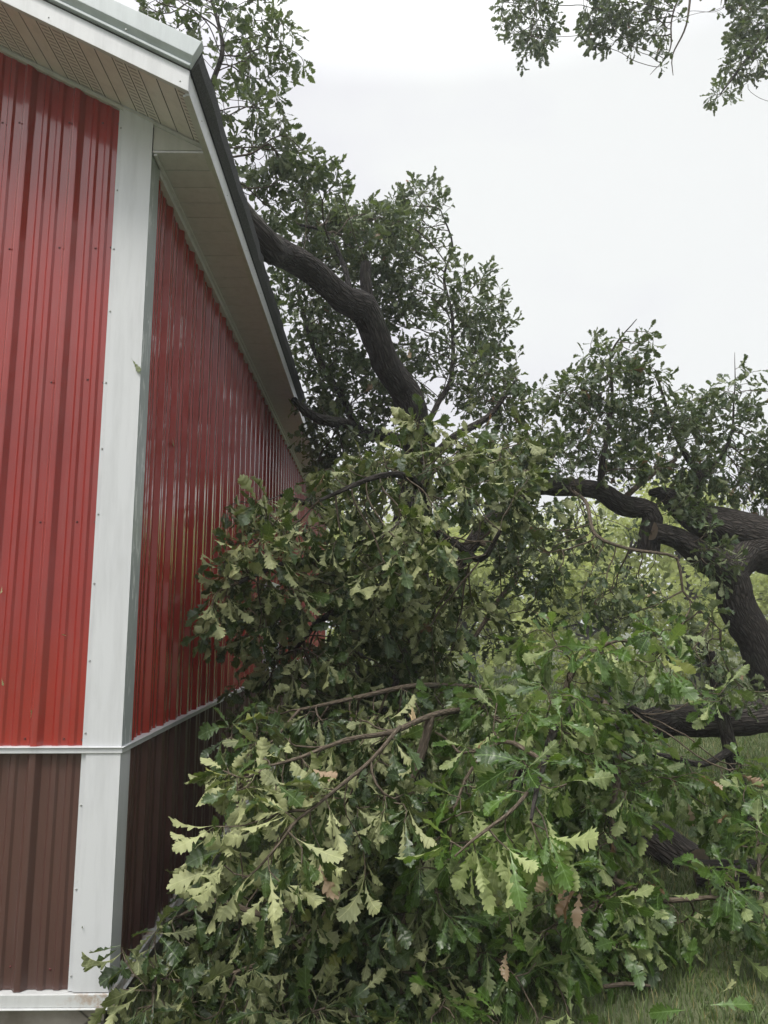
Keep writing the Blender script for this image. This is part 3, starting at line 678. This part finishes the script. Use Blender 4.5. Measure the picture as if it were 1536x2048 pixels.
# ---------------- the mass of foliage hanging between the trunk and the barn wall
t = thing('oak_bough', 'large leafy oak bough hanging against the red side wall of the barn', 'oak bough', tuple(at(840, 1000, 6) * (1, 1, 0)))
limbs = [
 ('limb', px((850, 980, 6.9), (820, 1040, 6.0), (760, 1080, 5.3), (660, 1110, 4.8), (560, 1130, 4.4), (480, 1165, 4.1)), [.07, .055, .04, .028, .018, .010], (False, False)),
 ('limb', px((820, 1040, 6.0), (850, 1000, 5.2), (830, 960, 4.6), (760, 950, 4.2), (640, 1000, 4.1)), [.05, .035, .025, .018, .010], (False, False)),
 ('limb', px((760, 1080, 5.3), (700, 1200, 5.0), (640, 1240, 4.8), (590, 1300, 4.6)), [.04, .03, .02, .012], (False, False)),
 ('limb', px((820, 1040, 6.0), (900, 1080, 5.1), (960, 1120, 4.6), (1000, 1060, 4.4)), [.045, .03, .02, .012], (False, False)),
 ('limb', px((760, 1080, 5.3), (640, 1020, 5.7), (560, 990, 5.7)), [.035, .022, .012], (False, False)),
]
env = [(425, 1210, 4.05, 22, 50, .12, 1.8), (510, 1240, 4.3, 26, 70, .15, 1.5), (600, 1360, 4.5, 36, 80, .2, 1.5), (690, 1320, 4.4, 28, 90, .2, 1.5), (800, 1150, 4.1, 30, 80, .2, 1.4), (500, 1120, 4.1, 90, 22, .15, 1.5), (440, 1180, 4.1, 40, 36, .2, 1.3), (470, 1130, 4.3, 55, 45, .25, 1.3), (560, 1060, 4.3, 110, 70, .4, 1.2), (650, 1160, 4.5, 130, 90, .5, 1.2), (530, 1180, 4.6, 80, 80, .4), (760, 960, 4.6, 120, 60, .5, 1.2), (860, 900, 5.0, 110, 55, .5), (930, 980, 4.9, 110, 80, .6, 1.1), (800, 1080, 4.3, 120, 90, .4, 1.2), (760, 1220, 4.9, 140, 90, .6), (620, 1290, 4.7, 90, 90, .5, 1.1), (870, 1200, 5.2, 90, 80, .5, .9), (560, 1380, 4.9, 90, 90, .5), (440, 1010, 5.2, 50, 36, .2, .8), (500, 1250, 5.2, 60, 70, .3), (690, 1380, 5.0, 90, 80, .5), (860, 1340, 4.9, 80, 70, .4, .6), (800, 1310, 5.2, 90, 70, .4, .8), (990, 900, 5.6, 90, 60, .5), (1040, 1000, 5.0, 60, 60, .4, .8), (680, 985, 5.4, 60, 40, .3)]
oak(t, limbs, env, dens=175, leaf=LEAF, lod='wilt', L=(.09, .175), droop=.9, flip=.46, keep=off_barn, kill=.055, step=.06, per=(5, 8), brown=.006, dark=2.0, sprays=[(at(470, 1150, 4.2), (.35, .5, .25), .75, .8), (at(560, 1070, 4.3), (.4, .5, .2), .6, .7), (at(820, 1080, 4.3), (.3, .45, .25), .6, .7), (at(620, 1290, 4.6), (.3, .5, .25), .55, .5), (at(880, 900, 4.9), (.5, .5, .2), .5, .5)])

# ---------------- the bough lying at the foot of the wall, nearest the camera
t = thing('oak_bough', 'broken oak bough with pale upturned leaves lying at the foot of the white corner post', 'oak bough', tuple(at(800, 1700, 4) * (1, 1, 0)))
limbs = [
 ('limb', px((1010, 1385, 4.9), (930, 1375, 4.6), (830, 1372, 4.3), (700, 1400, 4.1), (600, 1420, 4.0)), [.020, .018, .015, .012, .008], (True, False)),
 ('limb', px((985, 1410, 4.4), (860, 1432, 3.9), (780, 1465, 3.6), (690, 1480, 3.4), (600, 1515, 3.3), (540, 1530, 3.25)), [.018, .016, .013, .010, .008, .005], (True, False)),
 ('limb', px((800, 1455, 3.65), (740, 1520, 3.4), (650, 1595, 3.1), (590, 1640, 2.95)), [.010, .009, .007, .005], (False, False)),
 ('limb', px((860, 1432, 3.9), (820, 1560, 3.8), (700, 1700, 3.7), (560, 1830, 3.6), (430, 1800, 3.7), (330, 1850, 3.75)), [.022, .024, .022, .016, .010, .006], (False, False)),
 ('limb', px((700, 1700, 3.7), (640, 1850, 3.6), (520, 1930, 3.6), (380, 1960, 3.6)), [.02, .016, .011, .006], (False, False)),
 ('limb', px((820, 1560, 3.8), (840, 1750, 3.7), (790, 1900, 3.6), (810, 2030, 3.55)), [.022, .018, .014, .010], (False, False)),
]
env = [(500, 1560, 3.2, 70, 50, .2, 1.3), (450, 1700, 3.0, 55, 70, .15, 1.5), (560, 1690, 2.95, 70, 80, .2, 1.5), (600, 1600, 3.1, 60, 60, .2, 1.2), (700, 1560, 3.5, 100, 80, .4), (700, 1660, 3.5, 110, 100, .4, 1.1), (560, 1470, 3.9, 100, 70, .4), (760, 1460, 4.1, 110, 70, .4),
       (330, 1850, 3.75, 70, 60, .18, 1.0), (400, 1790, 4.3, 45, 60, .2, .9), (350, 1900, 3.8, 60, 50, .15, 1.), (430, 1880, 4.0, 70, 80, .25, 1.), (285, 1945, 3.22, 42, 75, .10, 1.5), (330, 2020, 3.25, 60, 40, .12, 1.4), (450, 2030, 3.3, 80, 40, .12, 1.4), (600, 2025, 3.3, 90, 45, .12, 1.4), (760, 2030, 3.3, 90, 40, .12, 1.4), (400, 1960, 3.6, 100, 80, .2, 1.3), (560, 1900, 3.6, 120, 90, .25, 1.2), (500, 2020, 3.55, 120, 60, .15, 1.3), (720, 1800, 3.7, 120, 90, .3, 1.1), (720, 1960, 3.6, 120, 90, .2, 1.2), (860, 1900, 3.65, 90, 100, .2, 1.1), (840, 1640, 3.8, 80, 90, .3), (680, 1480, 4.5, 110, 70, .4, .8), (860, 2020, 3.6, 110, 60, .15, 1.2), (640, 1760, 4.0, 130, 100, .3, .9), (480, 1820, 3.9, 90, 90, .2, .8)]
oak(t, limbs, env, dens=205, leaf=LEAF, lod='wilt', L=(.095, .18), droop=.9, flip=.13, keep=off_barn_g, kill=.05, brown=.004, step=.055, per=(5, 8), dark=2.2, sprays=[(at(480, 1700, 3.0), (.24, .5, .28), .65, .8), (at(590, 1660, 3.0), (.2, .4, .22), .8, .85), (at(500, 1540, 3.2), (.18, .4, .12), .75, .8), (at(860, 1910, 3.6), (.2, .3, .12), .6, .8), (at(700, 1600, 3.4), (.2, .3, .14), .5, .5)])

# ---------------- bough with fresh green leaves on the right
t = thing('oak_bough', 'fresh green oak bough with a clump of dead brown leaves, hanging over the lawn', 'oak bough', tuple(at(1100, 1600, 4) * (1, 1, 0)))
limbs = [
 ('limb', px((1300, 1440, 5.6), (1200, 1400, 4.9), (1120, 1440, 4.2), (1090, 1520, 3.5), (1072, 1580, 3.0), (1060, 1640, 2.8)), [.04, .034, .026, .017, .010, .006], (True, False)),
 ('limb', px((1072, 1565, 3.05), (1010, 1630, 2.85), (950, 1680, 2.75), (910, 1715, 2.7)), [.008, .007, .005, .003], (False, False)),
 ('limb', px((1200, 1400, 4.9), (1235, 1520, 4.5), (1225, 1650, 4.2), (1225, 1790, 4.0), (1180, 1880, 3.9)), [.03, .026, .02, .014, .008], (False, False)),
 ('limb', px((1225, 1760, 4.0), (1330, 1800, 3.95), (1420, 1795, 3.9), (1510, 1810, 3.85)), [.018, .014, .010, .006], (False, False)),
 ('limb', px((1120, 1440, 4.2), (1150, 1330, 4.2), (1240, 1280, 4.3), (1300, 1300, 4.3)), [.02, .016, .012, .007], (False, False)),
 ('limb', px((1090, 1520, 3.5), (1000, 1480, 3.7), (930, 1560, 3.6), (900, 1660, 3.5)), [.012, .010, .008, .005], (False, False)),
 ('limb', px((1225, 1790, 4.0), (1120, 1850, 3.8), (1000, 1920, 3.7), (880, 1980, 3.6)), [.013, .011, .008, .005], (False, False)),
]
env = [(1040, 1660, 2.85, 75, 55, .14, 1.7), (950, 1690, 2.75, 60, 40, .10, 1.5), (1090, 1560, 3.1, 70, 60, .2, 1.2), (1080, 1440, 3.9, 110, 80, .4, 1.2), (1120, 1310, 4.2, 90, 70, .35, .9), (1280, 1310, 4.3, 80, 60, .35, .8), (1000, 1560, 3.7, 90, 90, .3, 1.1), (900, 1640, 3.5, 70, 80, .25, 1.), (880, 1760, 3.5, 70, 80, .25), (1200, 1590, 4.4, 70, 80, .4), (1200, 1800, 4.0, 80, 70, .3, 1.2), (1180, 1880, 3.85, 80, 70, .2, 1.2), (1150, 1950, 3.8, 70, 60, .15), (1040, 1900, 3.7, 120, 100, .25, 1.2), (1000, 1990, 3.65, 110, 60, .2, 1.2), (1190, 1690, 4.1, 40, 50, .25, .9), (1475, 1770, 3.85, 60, 45, .25, 1.1), (1400, 1390, 5.2, 60, 30, .3, .4), (860, 1440, 4.4, 70, 60, .3, 1.), (1270, 1570, 4.5, 70, 50, .3, .9), (1420, 1590, 4.8, 70, 50, .3, .8), (1500, 1640, 4.4, 50, 60, .25, 1.), (1270, 1780, 4.0, 60, 40, .2, 1.), (1230, 1850, 3.9, 60, 50, .2, 1.), (1500, 1840, 3.85, 60, 50, .2, .9), (1150, 1790, 3.5, 40, 60, .1, 1.3), (950, 2030, 3.35, 100, 40, .12, 1.3), (1110, 2030, 3.4, 70, 36, .12, 1.), (1230, 1470, 5.0, 80, 70, .35, .6), (1380, 1530, 4.9, 70, 50, .35, .4), (1460, 1610, 4.6, 80, 60, .3, .45), (1510, 1690, 4.2, 50, 60, .25, .7), (1500, 1530, 4.8, 60, 50, .3, .35), (1360, 1840, 3.95, 70, 36, .2, .8), (1100, 1760, 4.1, 70, 60, .3), (960, 1440, 4.2, 80, 60, .4, 1.), (1180, 1480, 4.5, 90, 80, .4), (1330, 1555, 4.6, 70, 32, .3, .7)]
oak(t, limbs, env, dens=190, leaf=LEAFB, lod='hi', L=(.095, .185), droop=.75, flip=.15, keep=off_barn_g, kill=.052, step=.055, per=(5, 8), brown=.004, dark=2.4, sprays=[(at(1040, 1670, 2.85), (.22, .35, .16), .12, 1.), (at(1080, 1470, 3.9), (.25, .5, .25), .15, .8), (at(1280, 1320, 4.3), (.2, .5, .15), .1, .9), (at(1090, 1220, 4.2), (.25, .5, .2), .5, .6), (at(1180, 1900, 3.8), (.2, .4, .15), .3, .7)], brownbox=(at(1150, 1785, 3.5), np.array([.09, .11, .12])))

# ---------------- the broken oak on the right: forked trunk, arching limb, dark crown
t = thing('broken_oak', 'broken forked oak at the right with a thick arching limb and ragged crown', 'oak tree', tuple(at(1600, 1500, 7.4) * (1, 1, 0)))
limbs = [
 ('trunk', [np.array([4.35, 7.5, -.1])] + px((1590, 1440, 7.4), (1530, 1330, 7.3), (1488, 1230, 7.2), (1446, 1140, 7.1), (1400, 1112, 7.0), (1350, 1078, 6.95), (1305, 1064, 6.9)), [.27, .22, .19, .17, .16, .125, .105, .085], (False, True)),
 ('limb', [np.array([7.6, 8.3, -.1]), np.array([6.6, 8.0, 1.2])] + px((1700, 1150, 7.55), (1640, 1125, 7.5), (1560, 1105, 7.4), (1500, 1075, 7.35), (1430, 1045, 7.3), (1370, 1010, 7.3), (1335, 985, 7.3), (1300, 985, 7.3)), [.34, .34, .33, .31, .27, .24, .19, .13, .08, .03], (False, False)),
 ('limb', px((1306, 1105, 6.95), (1306, 1060, 6.95), (1300, 1022, 6.95), (1240, 1012, 6.9), (1195, 975, 6.8), (1130, 975, 6.7), (1050, 985, 6.5), (1000, 1040, 6.4), (955, 1080, 6.3), (900, 1150, 6.2)), [.105, .10, .095, .10, .085, .08, .085, .075, .065, .05], (True, False)),
 ('limb', px((1455, 1150, 7.15), (1490, 1120, 7.25), (1530, 1095, 7.35)), [.17, .18, .2], (False, False)),
 ('limb', px((1200, 985, 6.8), (1205, 930, 6.75), (1220, 860, 6.75), (1225, 780, 6.8), (1225, 700, 6.85), (1272, 638, 6.9)), [.040, .03, .022, .015, .010, .004], (False, False)),
 ('limb', px((1370, 1020, 7.3), (1400, 960, 7.4), (1365, 900, 7.4), (1335, 820, 7.4), (1310, 740, 7.3)), [.07, .045, .03, .018, .010], (False, False)),
 ('limb', px((1240, 1005, 6.9), (1290, 960, 7.0), (1350, 920, 7.2)), [.03, .026, .02], (False, False)),
 ('limb', px((1400, 960, 7.4), (1460, 880, 7.5), (1468, 790, 7.5), (1470, 705, 7.5)), [.034, .016, .008, .002], (False, False)),
 ('limb', px((1140, 978, 6.6), (1175, 1010, 5.9), (1190, 1070, 5.6), (1260, 1100, 5.5), (1355, 1118, 5.5), (1365, 1180, 5.5), (1440, 1260, 5.5)), [.018, .015, .014, .013, .011, .009, .005], (False, False)),
 ('limb', px((955, 1080, 6.3), (1040, 1130, 6.2), (990, 1210, 6.0), (945, 1280, 5.8)), [.03, .028, .022, .016], (False, False)),
]
env = [(1180, 800, 6.8, 75, 70, .4), (1240, 720, 6.85, 90, 55, .4), (1130, 860, 6.7, 70, 60, .4, .9), (1270, 800, 7.0, 80, 80, .4, .75), (1330, 860, 7.3, 80, 70, .5, .8), (1400, 820, 7.5, 70, 55, .4, .8), (1480, 790, 7.5, 60, 50, .3, .7), (1460, 920, 7.6, 90, 80, .5, .95), (1380, 960, 7.3, 70, 60, .4), (1230, 920, 6.9, 90, 60, .4, .7),
       (1040, 1090, 5.8, 80, 70, .5, .9), (1120, 1160, 5.6, 100, 80, .5, .45), (1240, 1180, 5.6, 80, 70, .4, .5), (1060, 920, 6.4, 80, 60, .5), (1430, 1110, 6.7, 40, 60, .12, 1.), (1365, 1010, 6.9, 50, 40, .15, 1.), (1400, 1260, 5.6, 60, 80, .3, .4), (1500, 1380, 5.6, 60, 40, .3, .6), (1340, 1240, 5.6, 70, 70, .3, .35), (1160, 1060, 6.2, 90, 50, .5, .6), (1530, 960, 7.6, 60, 80, .4), (990, 1250, 5.8, 50, 60, .3, .6), (1400, 1330, 5.8, 80, 40, .4, .4), (1330, 1360, 5.7, 80, 45, .4, .35)]
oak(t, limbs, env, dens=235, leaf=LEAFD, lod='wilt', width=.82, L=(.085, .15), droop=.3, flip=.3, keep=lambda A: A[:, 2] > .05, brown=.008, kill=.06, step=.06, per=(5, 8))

# ---------------- the living oak overhead, at the top right
t = thing('oak_tree', 'living oak whose leafy branch ends hang into the top right of the sky', 'oak tree', (6.6, 9.6, 0))
limbs = [
 ('trunk', [(6.6, 9.6, -.1), (6.5, 9.5, 2.5), (6.4, 9.4, 5.5), (6.1, 9.2, 8.4), (5.9, 9.0, 10.5)], [.38, .30, .27, .2, .12], (False, False)),
 ('limb', [(6.3, 9.3, 6.6), tuple(at(1560, -200, 8.8)), tuple(at(1400, -170, 8.4)), tuple(at(1200, -150, 8.2)), tuple(at(1060, -90, 8.0))], [.14, .11, .08, .05, .02], (False, False)),
 ('limb', [(6.35, 9.35, 6.0), tuple(at(1640, -60, 8.6)), tuple(at(1560, 40, 8.2)), tuple(at(1500, 110, 8.0)), tuple(at(1440, 190, 7.9))], [.1, .07, .04, .02, .008], (False, False)),
 ('limb', px((1400, -170, 8.4), (1385, -40, 8.3), (1372, 50, 8.2), (1345, 110, 8.2), (1346, 150, 8.2)), [.03, .018, .012, .008, .004], (False, False)),
 ('limb', px((1060, -90, 8.0), (1072, 0, 8.0), (1062, 70, 8.0)), [.016, .010, .004], (False, False)),
 ('limb', [(6.0, 9.1, 9.3), (5.2, 6.5, 9.2), (4.6, 4.0, 8.9), (4.4, 2.4, 8.6)], [.12, .09, .06, .03], (False, False)),
 ('limb', [(6.1, 8.6, 7.0), (5.9, 5.5, 6.6), (5.4, 2.6, 5.6), (4.7, .4, 4.6), (4.4, -1.6, 4.0)], [.12, .09, .06, .04, .02], (False, False)),
 ('limb', px((1385, -60, 8.3), (1345, 30, 8.2), (1340, 100, 8.2), (1300, 150, 8.1)), [.014, .010, .008, .003], (False, False)),
]
env = [(1062, 40, 8.0, 58, 60, .4, 2.0), (1070, 90, 8.0, 38, 35, .3, 1.2), (1040, 10, 8.0, 40, 40, .3), (1215, 30, 8.2, 62, 58, .4, 2.0), (1290, 30, 8.2, 60, 60, .4, 1.7), (1245, 75, 8.2, 40, 30, .3), (1320, 110, 8.1, 16, 40, .12, .9), (1500, 60, 8.1, 40, 60, .3, 1.9), (1540, 0, 8.2, 60, 60, .4, 1.9), (1490, 130, 8.0, 45, 35, .25, 1.9), (1440, 185, 7.9, 28, 24, .15, 1.1), (1150, -120, 8.2, 120, 60, .5), (1480, -120, 8.5, 150, 70, .6), (1470, 8, 8.0, 20, 12, .1), (1700, -150, 8.8, 160, 120, .8), (1330, -130, 8.3, 100, 60, .5),
       ('w', (4.6, 2.6, 8.6), (1.5, 1.5, 1.1), .25), ('w', (5.8, 5.0, 8.8), (1.6, 1.8, 1.5), .28), ('w', (6.6, 7.5, 7.6), (1.5, 1.5, 1.5), .28), ('w', (6.3, 3.8, 6.6), (1.2, 1.6, 1.3), .28), ('w', (5.4, .8, 7.4), (1.4, 1.5, 1.2), .28), ('w', (4.6, .6, 4.6), (1.1, 1.8, 1.6), .3), ('w', (5.2, 2.8, 3.6), (.9, 1.5, 1.6), .3), ('w', (4.4, -1.6, 3.4), (1.0, 1.5, 1.7), .3), ('w', (4.0, -2.6, 6.2), (1.4, 1.5, 1.4), .28)]  # unseen crown masses added at the right to shade the side wall
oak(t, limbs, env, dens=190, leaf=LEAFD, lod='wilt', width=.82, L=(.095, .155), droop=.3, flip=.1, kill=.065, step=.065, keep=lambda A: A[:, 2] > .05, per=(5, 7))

# ---------------- logs and sticks
def log(name, label, pts, rad, cap=(True, True)):
    t = thing(name, label, 'log', tuple(np.array(pts[0]) * (1, 1, 0)))
    p, r = spline(pts, rad, .07, .010); tb = Tubes(); tb.add(p, r, 24, .10, (False, False)); tb.build('trunk', [BARK], t)
    for i in (0, -1):
        k = 0 if i == 0 else -1
        d = p[k] - p[1 if k == 0 else -2]; d /= np.linalg.norm(d); tb = Tubes(); tb.add(np.array([p[k] - d * .01, p[k] + d * .006]), np.array([r[k], r[k]]) * .97, 24, .02, (False, True)); tb.build('cut_face', [BARK, CUT], t)
    return t
log('oak_log', 'thick dark log propped level above the grass behind the broken oak', px((960, 1680, 6.5), (1080, 1530, 6.35), (1190, 1458, 6.2), (1300, 1448, 6.2), (1420, 1440, 6.2), (1560, 1436, 6.2), (1680, 1445, 6.2)) + [np.array([5.3, 6.3, .55]), np.array([6.3, 6.4, .05])], [.07, .10, .115, .125, .13, .14, .15, .16, .17])
log('oak_log', 'short dark cut log slanting down onto the grass at lower right', px((1230, 1620, 6.1), (1295, 1672, 5.75), (1345, 1705, 5.55), (1388, 1735, 5.4)), [.13, .155, .165, .16])
log('oak_log', 'mossy log lying flat on the lawn at the right, beyond the short slanting log', [at(1395, 1790, 5.05) * (1, 1, 0) + (0, 0, .09), at(1460, 1797, 5.0) * (1, 1, 0) + (0, 0, .10), at(1600, 1800, 4.95) * (1, 1, 0) + (0, 0, .11)], [.09, .10, .11])
t = thing('broken_branch', 'dark upright broken branch standing in the grass in front of the level log', 'branch', tuple(at(1490, 1590, 6.0) * (1, 1, 0)))
p, r = spline(px((1425, 1300, 5.9), (1440, 1400, 5.9), (1462, 1500, 5.9), (1488, 1600, 5.9), (1510, 1700, 5.9)) , [.035, .05, .055, .05, .045]); tb = Tubes(); tb.add(p, r, 14, .08, (True, False)); tb.build('stem', [BARK, CUT], t)
p, r = spline(px((1462, 1500, 5.9), (1400, 1530, 5.4), (1300, 1510, 5.1), (1220, 1560, 5.0)), [.03, .022, .016, .01]); tb = Tubes(); tb.add(p, r, 8, .06); tb.build('side_branch', [BARK], t)
t = thing('fallen_stick', 'short brown stick lying on the lawn near the bottom edge', 'stick', tuple(at(1220, 2005, 3.66) * (1, 1, 0)))
a_ = at(1210, 2003, 3.62); b_ = at(1300, 2003, 3.64); a_[2] = b_[2] = .07; p, r = spline([a_, (a_ + b_) / 2 + (0, .01, .01), b_], [.010, .009, .006]); tb = Tubes(); tb.add(p, r, 7, .06, (True, True)); tb.build('stem', [BARKL, CUT], t)

# ---------------- single leaves: on the lawn and stuck to the barn
def one_leaf(name, label, p, d, nr, L, lod='hi', mat=LEAF, group=None, width=1.):
    t = thing(name, label, 'leaf', tuple(p), group)
    leaf_mesh('blade', np.array([p], float), np.array([d], float), np.array([nr], float), np.array([L]), np.array([[.8, .5, 0]]), lod, mat, t, width)
def g_at(px_, py_, dz=.06):
    d = at(px_, py_, 1.); k = (H - dz) / (H - d[2]); q = d * k; q[2] = dz; return q
one_leaf('fallen_leaf', 'pale oak leaf lying underside up alone on the lawn', g_at(1440, 1985), (.8, .5, .02), (.1, -.5, -.8), .12)
for px_, py_, dd_, lb in ((1380, 1960, (0, -.1, 1.), 'upright oak leaf of a torn sprig standing in the lawn'), (1420, 2010, (1, -.3, .2), 'broad oak leaf lying right of the torn sprig on the lawn'), (1370, 2020, (-.9, -.4, .15), 'oak leaf pointing left from the torn sprig on the lawn'), (1480, 1870, (.6, -.5, .1), 'dark oak leaf fallen in the grass by the right edge')):
    one_leaf('fallen_leaf', lb, g_at(px_, py_, .07), dd_, (.2, -.8, .7), .15, mat=LEAFB)
def stuck(px_, py_, L, lb, side=False, dirv=None, mat=LEAF):
    if side:
        d = at(px_, py_, 1.); k = (XC - .010) / d[0]; p = np.array([XC - .010, k, H + (d[2] - H) * k]); nr = (-1, .1, .2)
    else:
        p = at(px_, py_, YF - .004 if px_ > 160 else YF + .02); nr = (.1, 1, .1)
    one_leaf('torn_leaf', lb, p, dirv or (random.uniform(-1, 1), 0, random.uniform(-1, 1)), nr, L, 'wilt', mat, 'torn leaf scraps stuck to the barn', .8)
stuck(262, 716, .075, 'dark green torn leaf scrap stuck halfway up the white corner post', dirv=(.5, 0, -.7), mat=LEAFD)
stuck(345, 875, .05, 'small green leaf scrap stuck to the red side wall near the corner post', True, (0, .6, -.6))
stuck(165, 1862, .022, 'tiny leaf scrap on the lower part of the white corner post', dirv=(.1, 0, 1), mat=LEAFD)
stuck(4, 1172, .03, 'olive leaf scrap on the red gable wall, higher of two by the left edge')
stuck(3, 1356, .03, 'olive leaf scrap on the red gable wall, lower of two by the left edge')
stuck(134, 1272, .022, 'tiny brown leaf scrap beside the red rib next to the corner post')
stuck(60, 1437, .035, 'brown leaf scrap just above the white belt trim on the red gable wall', dirv=(.3, 0, 1))
stuck(75, 1303, .024, 'tan leaf scrap caught on the wide red rib of the gable wall', dirv=(0, 0, -1))

for i in range(26):
    x_, y_ = random.uniform(.3, 3.6), random.uniform(3.6, 6.5); a_ = random.uniform(0, 6.28)
    one_leaf('fallen_leaf', 'oak leaf fallen flat among the grass blades', (x_, y_, float(gz(x_, y_)) + .05), (math.cos(a_), math.sin(a_), random.uniform(-.1, .3)), (random.uniform(-.4, .4), -.2, random.choice((1, 1, -1))), random.uniform(.07, .14), 'wilt', LEAF, 'oak leaves fallen in the grass')
# pale torn wood where a bough has split
def splinters(p, d, r, n, par):
    tb = Tubes(); d = np.array(d, float)
    for k in range(n):
        o = RNG.normal(0, r * .5, 3); q = np.array(p) + o; e_ = q + d * RNG.uniform(1.0, 3.2) * r + RNG.normal(0, r * .35, 3)
        tb.add(np.array([q - d * r, (q + e_) / 2 + RNG.normal(0, r * .08, 3), e_]), np.array([r * .32, r * .22, r * .03]), 5, .1)
    tb.build('torn_wood', [PALE], par)
PALE = M_('pale torn wood', (.50, .38, .22), .8).m
_b = [o for o in bpy.data.objects if o.get('category') == 'oak bough']
splinters(at(826, 1441, 3.86), (-.3, 0, .95), .02, 8, [o for o in _b if 'foot of' in o['label']][0])

# ---------------- trees beyond the lawn
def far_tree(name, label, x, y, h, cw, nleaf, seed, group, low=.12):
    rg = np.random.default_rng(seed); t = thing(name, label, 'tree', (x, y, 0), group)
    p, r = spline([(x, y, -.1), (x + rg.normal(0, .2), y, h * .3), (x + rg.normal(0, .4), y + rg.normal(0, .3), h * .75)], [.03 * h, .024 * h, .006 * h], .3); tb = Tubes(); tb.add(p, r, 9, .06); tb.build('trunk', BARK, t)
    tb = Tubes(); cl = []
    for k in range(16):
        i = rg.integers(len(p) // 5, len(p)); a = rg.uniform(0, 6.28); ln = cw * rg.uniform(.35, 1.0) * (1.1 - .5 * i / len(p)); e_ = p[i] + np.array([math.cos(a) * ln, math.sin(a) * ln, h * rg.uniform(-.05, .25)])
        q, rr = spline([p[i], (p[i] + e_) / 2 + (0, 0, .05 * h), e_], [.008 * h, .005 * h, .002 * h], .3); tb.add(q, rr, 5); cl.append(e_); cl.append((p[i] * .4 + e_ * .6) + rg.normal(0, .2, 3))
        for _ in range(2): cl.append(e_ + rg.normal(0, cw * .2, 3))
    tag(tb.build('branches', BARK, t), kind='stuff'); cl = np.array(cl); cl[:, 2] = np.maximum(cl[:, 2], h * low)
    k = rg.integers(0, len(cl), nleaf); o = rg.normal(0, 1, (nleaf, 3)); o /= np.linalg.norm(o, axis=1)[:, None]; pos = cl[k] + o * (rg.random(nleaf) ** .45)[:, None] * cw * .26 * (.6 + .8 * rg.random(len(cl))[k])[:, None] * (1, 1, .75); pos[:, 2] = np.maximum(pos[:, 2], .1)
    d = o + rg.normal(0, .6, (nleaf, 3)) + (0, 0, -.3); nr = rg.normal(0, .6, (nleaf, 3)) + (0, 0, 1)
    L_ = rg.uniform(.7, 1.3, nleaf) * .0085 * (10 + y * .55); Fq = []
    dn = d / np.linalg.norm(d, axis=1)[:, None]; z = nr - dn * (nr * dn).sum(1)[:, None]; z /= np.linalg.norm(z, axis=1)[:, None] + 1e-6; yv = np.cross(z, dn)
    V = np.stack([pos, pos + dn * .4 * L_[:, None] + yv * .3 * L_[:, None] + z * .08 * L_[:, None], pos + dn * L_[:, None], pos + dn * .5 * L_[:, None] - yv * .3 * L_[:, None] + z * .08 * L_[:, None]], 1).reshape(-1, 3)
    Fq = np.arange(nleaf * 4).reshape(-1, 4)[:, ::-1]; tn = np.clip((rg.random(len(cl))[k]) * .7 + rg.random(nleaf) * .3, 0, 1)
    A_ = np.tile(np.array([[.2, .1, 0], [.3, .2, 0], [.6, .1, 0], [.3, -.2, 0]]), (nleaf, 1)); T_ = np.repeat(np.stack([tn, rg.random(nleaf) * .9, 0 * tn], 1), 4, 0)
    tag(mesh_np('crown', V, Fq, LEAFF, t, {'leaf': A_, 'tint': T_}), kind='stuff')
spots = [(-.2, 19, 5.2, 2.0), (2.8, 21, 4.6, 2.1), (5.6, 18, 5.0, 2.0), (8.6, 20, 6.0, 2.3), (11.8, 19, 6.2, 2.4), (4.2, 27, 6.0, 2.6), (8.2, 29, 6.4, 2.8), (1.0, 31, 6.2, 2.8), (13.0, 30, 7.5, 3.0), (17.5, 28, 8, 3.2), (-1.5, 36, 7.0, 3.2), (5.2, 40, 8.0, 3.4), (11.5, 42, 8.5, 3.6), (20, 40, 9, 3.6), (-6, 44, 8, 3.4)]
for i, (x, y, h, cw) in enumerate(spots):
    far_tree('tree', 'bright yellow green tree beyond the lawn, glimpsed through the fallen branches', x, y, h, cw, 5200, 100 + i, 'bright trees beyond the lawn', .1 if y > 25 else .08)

# ---------------- thin volume added to imitate lens glare over the scene
mb = MB(); mb.box((-152, -92, -1.5), (152, 222, 13.0))
hm_ = bpy.data.materials.new('glare_haze'); hm_.use_nodes = True; t_ = hm_.node_tree; t_.nodes.clear()
o_ = t_.nodes.new('ShaderNodeOutputMaterial'); v_ = t_.nodes.new('ShaderNodeVolumePrincipled'); v_.inputs['Density'].default_value = .0034; v_.inputs['Color'].default_value = (.93, .96, 1, 1); v_.inputs['Anisotropy'].default_value = .35
t_.links.new(v_.outputs[0], o_.inputs['Volume'])
tag(mb.build('glare_haze', hm_), 'thin pale haze added over the whole lawn, standing in for lens glare', 'glare_haze', kind='stuff')
S.cycles.volume_bounces = 0
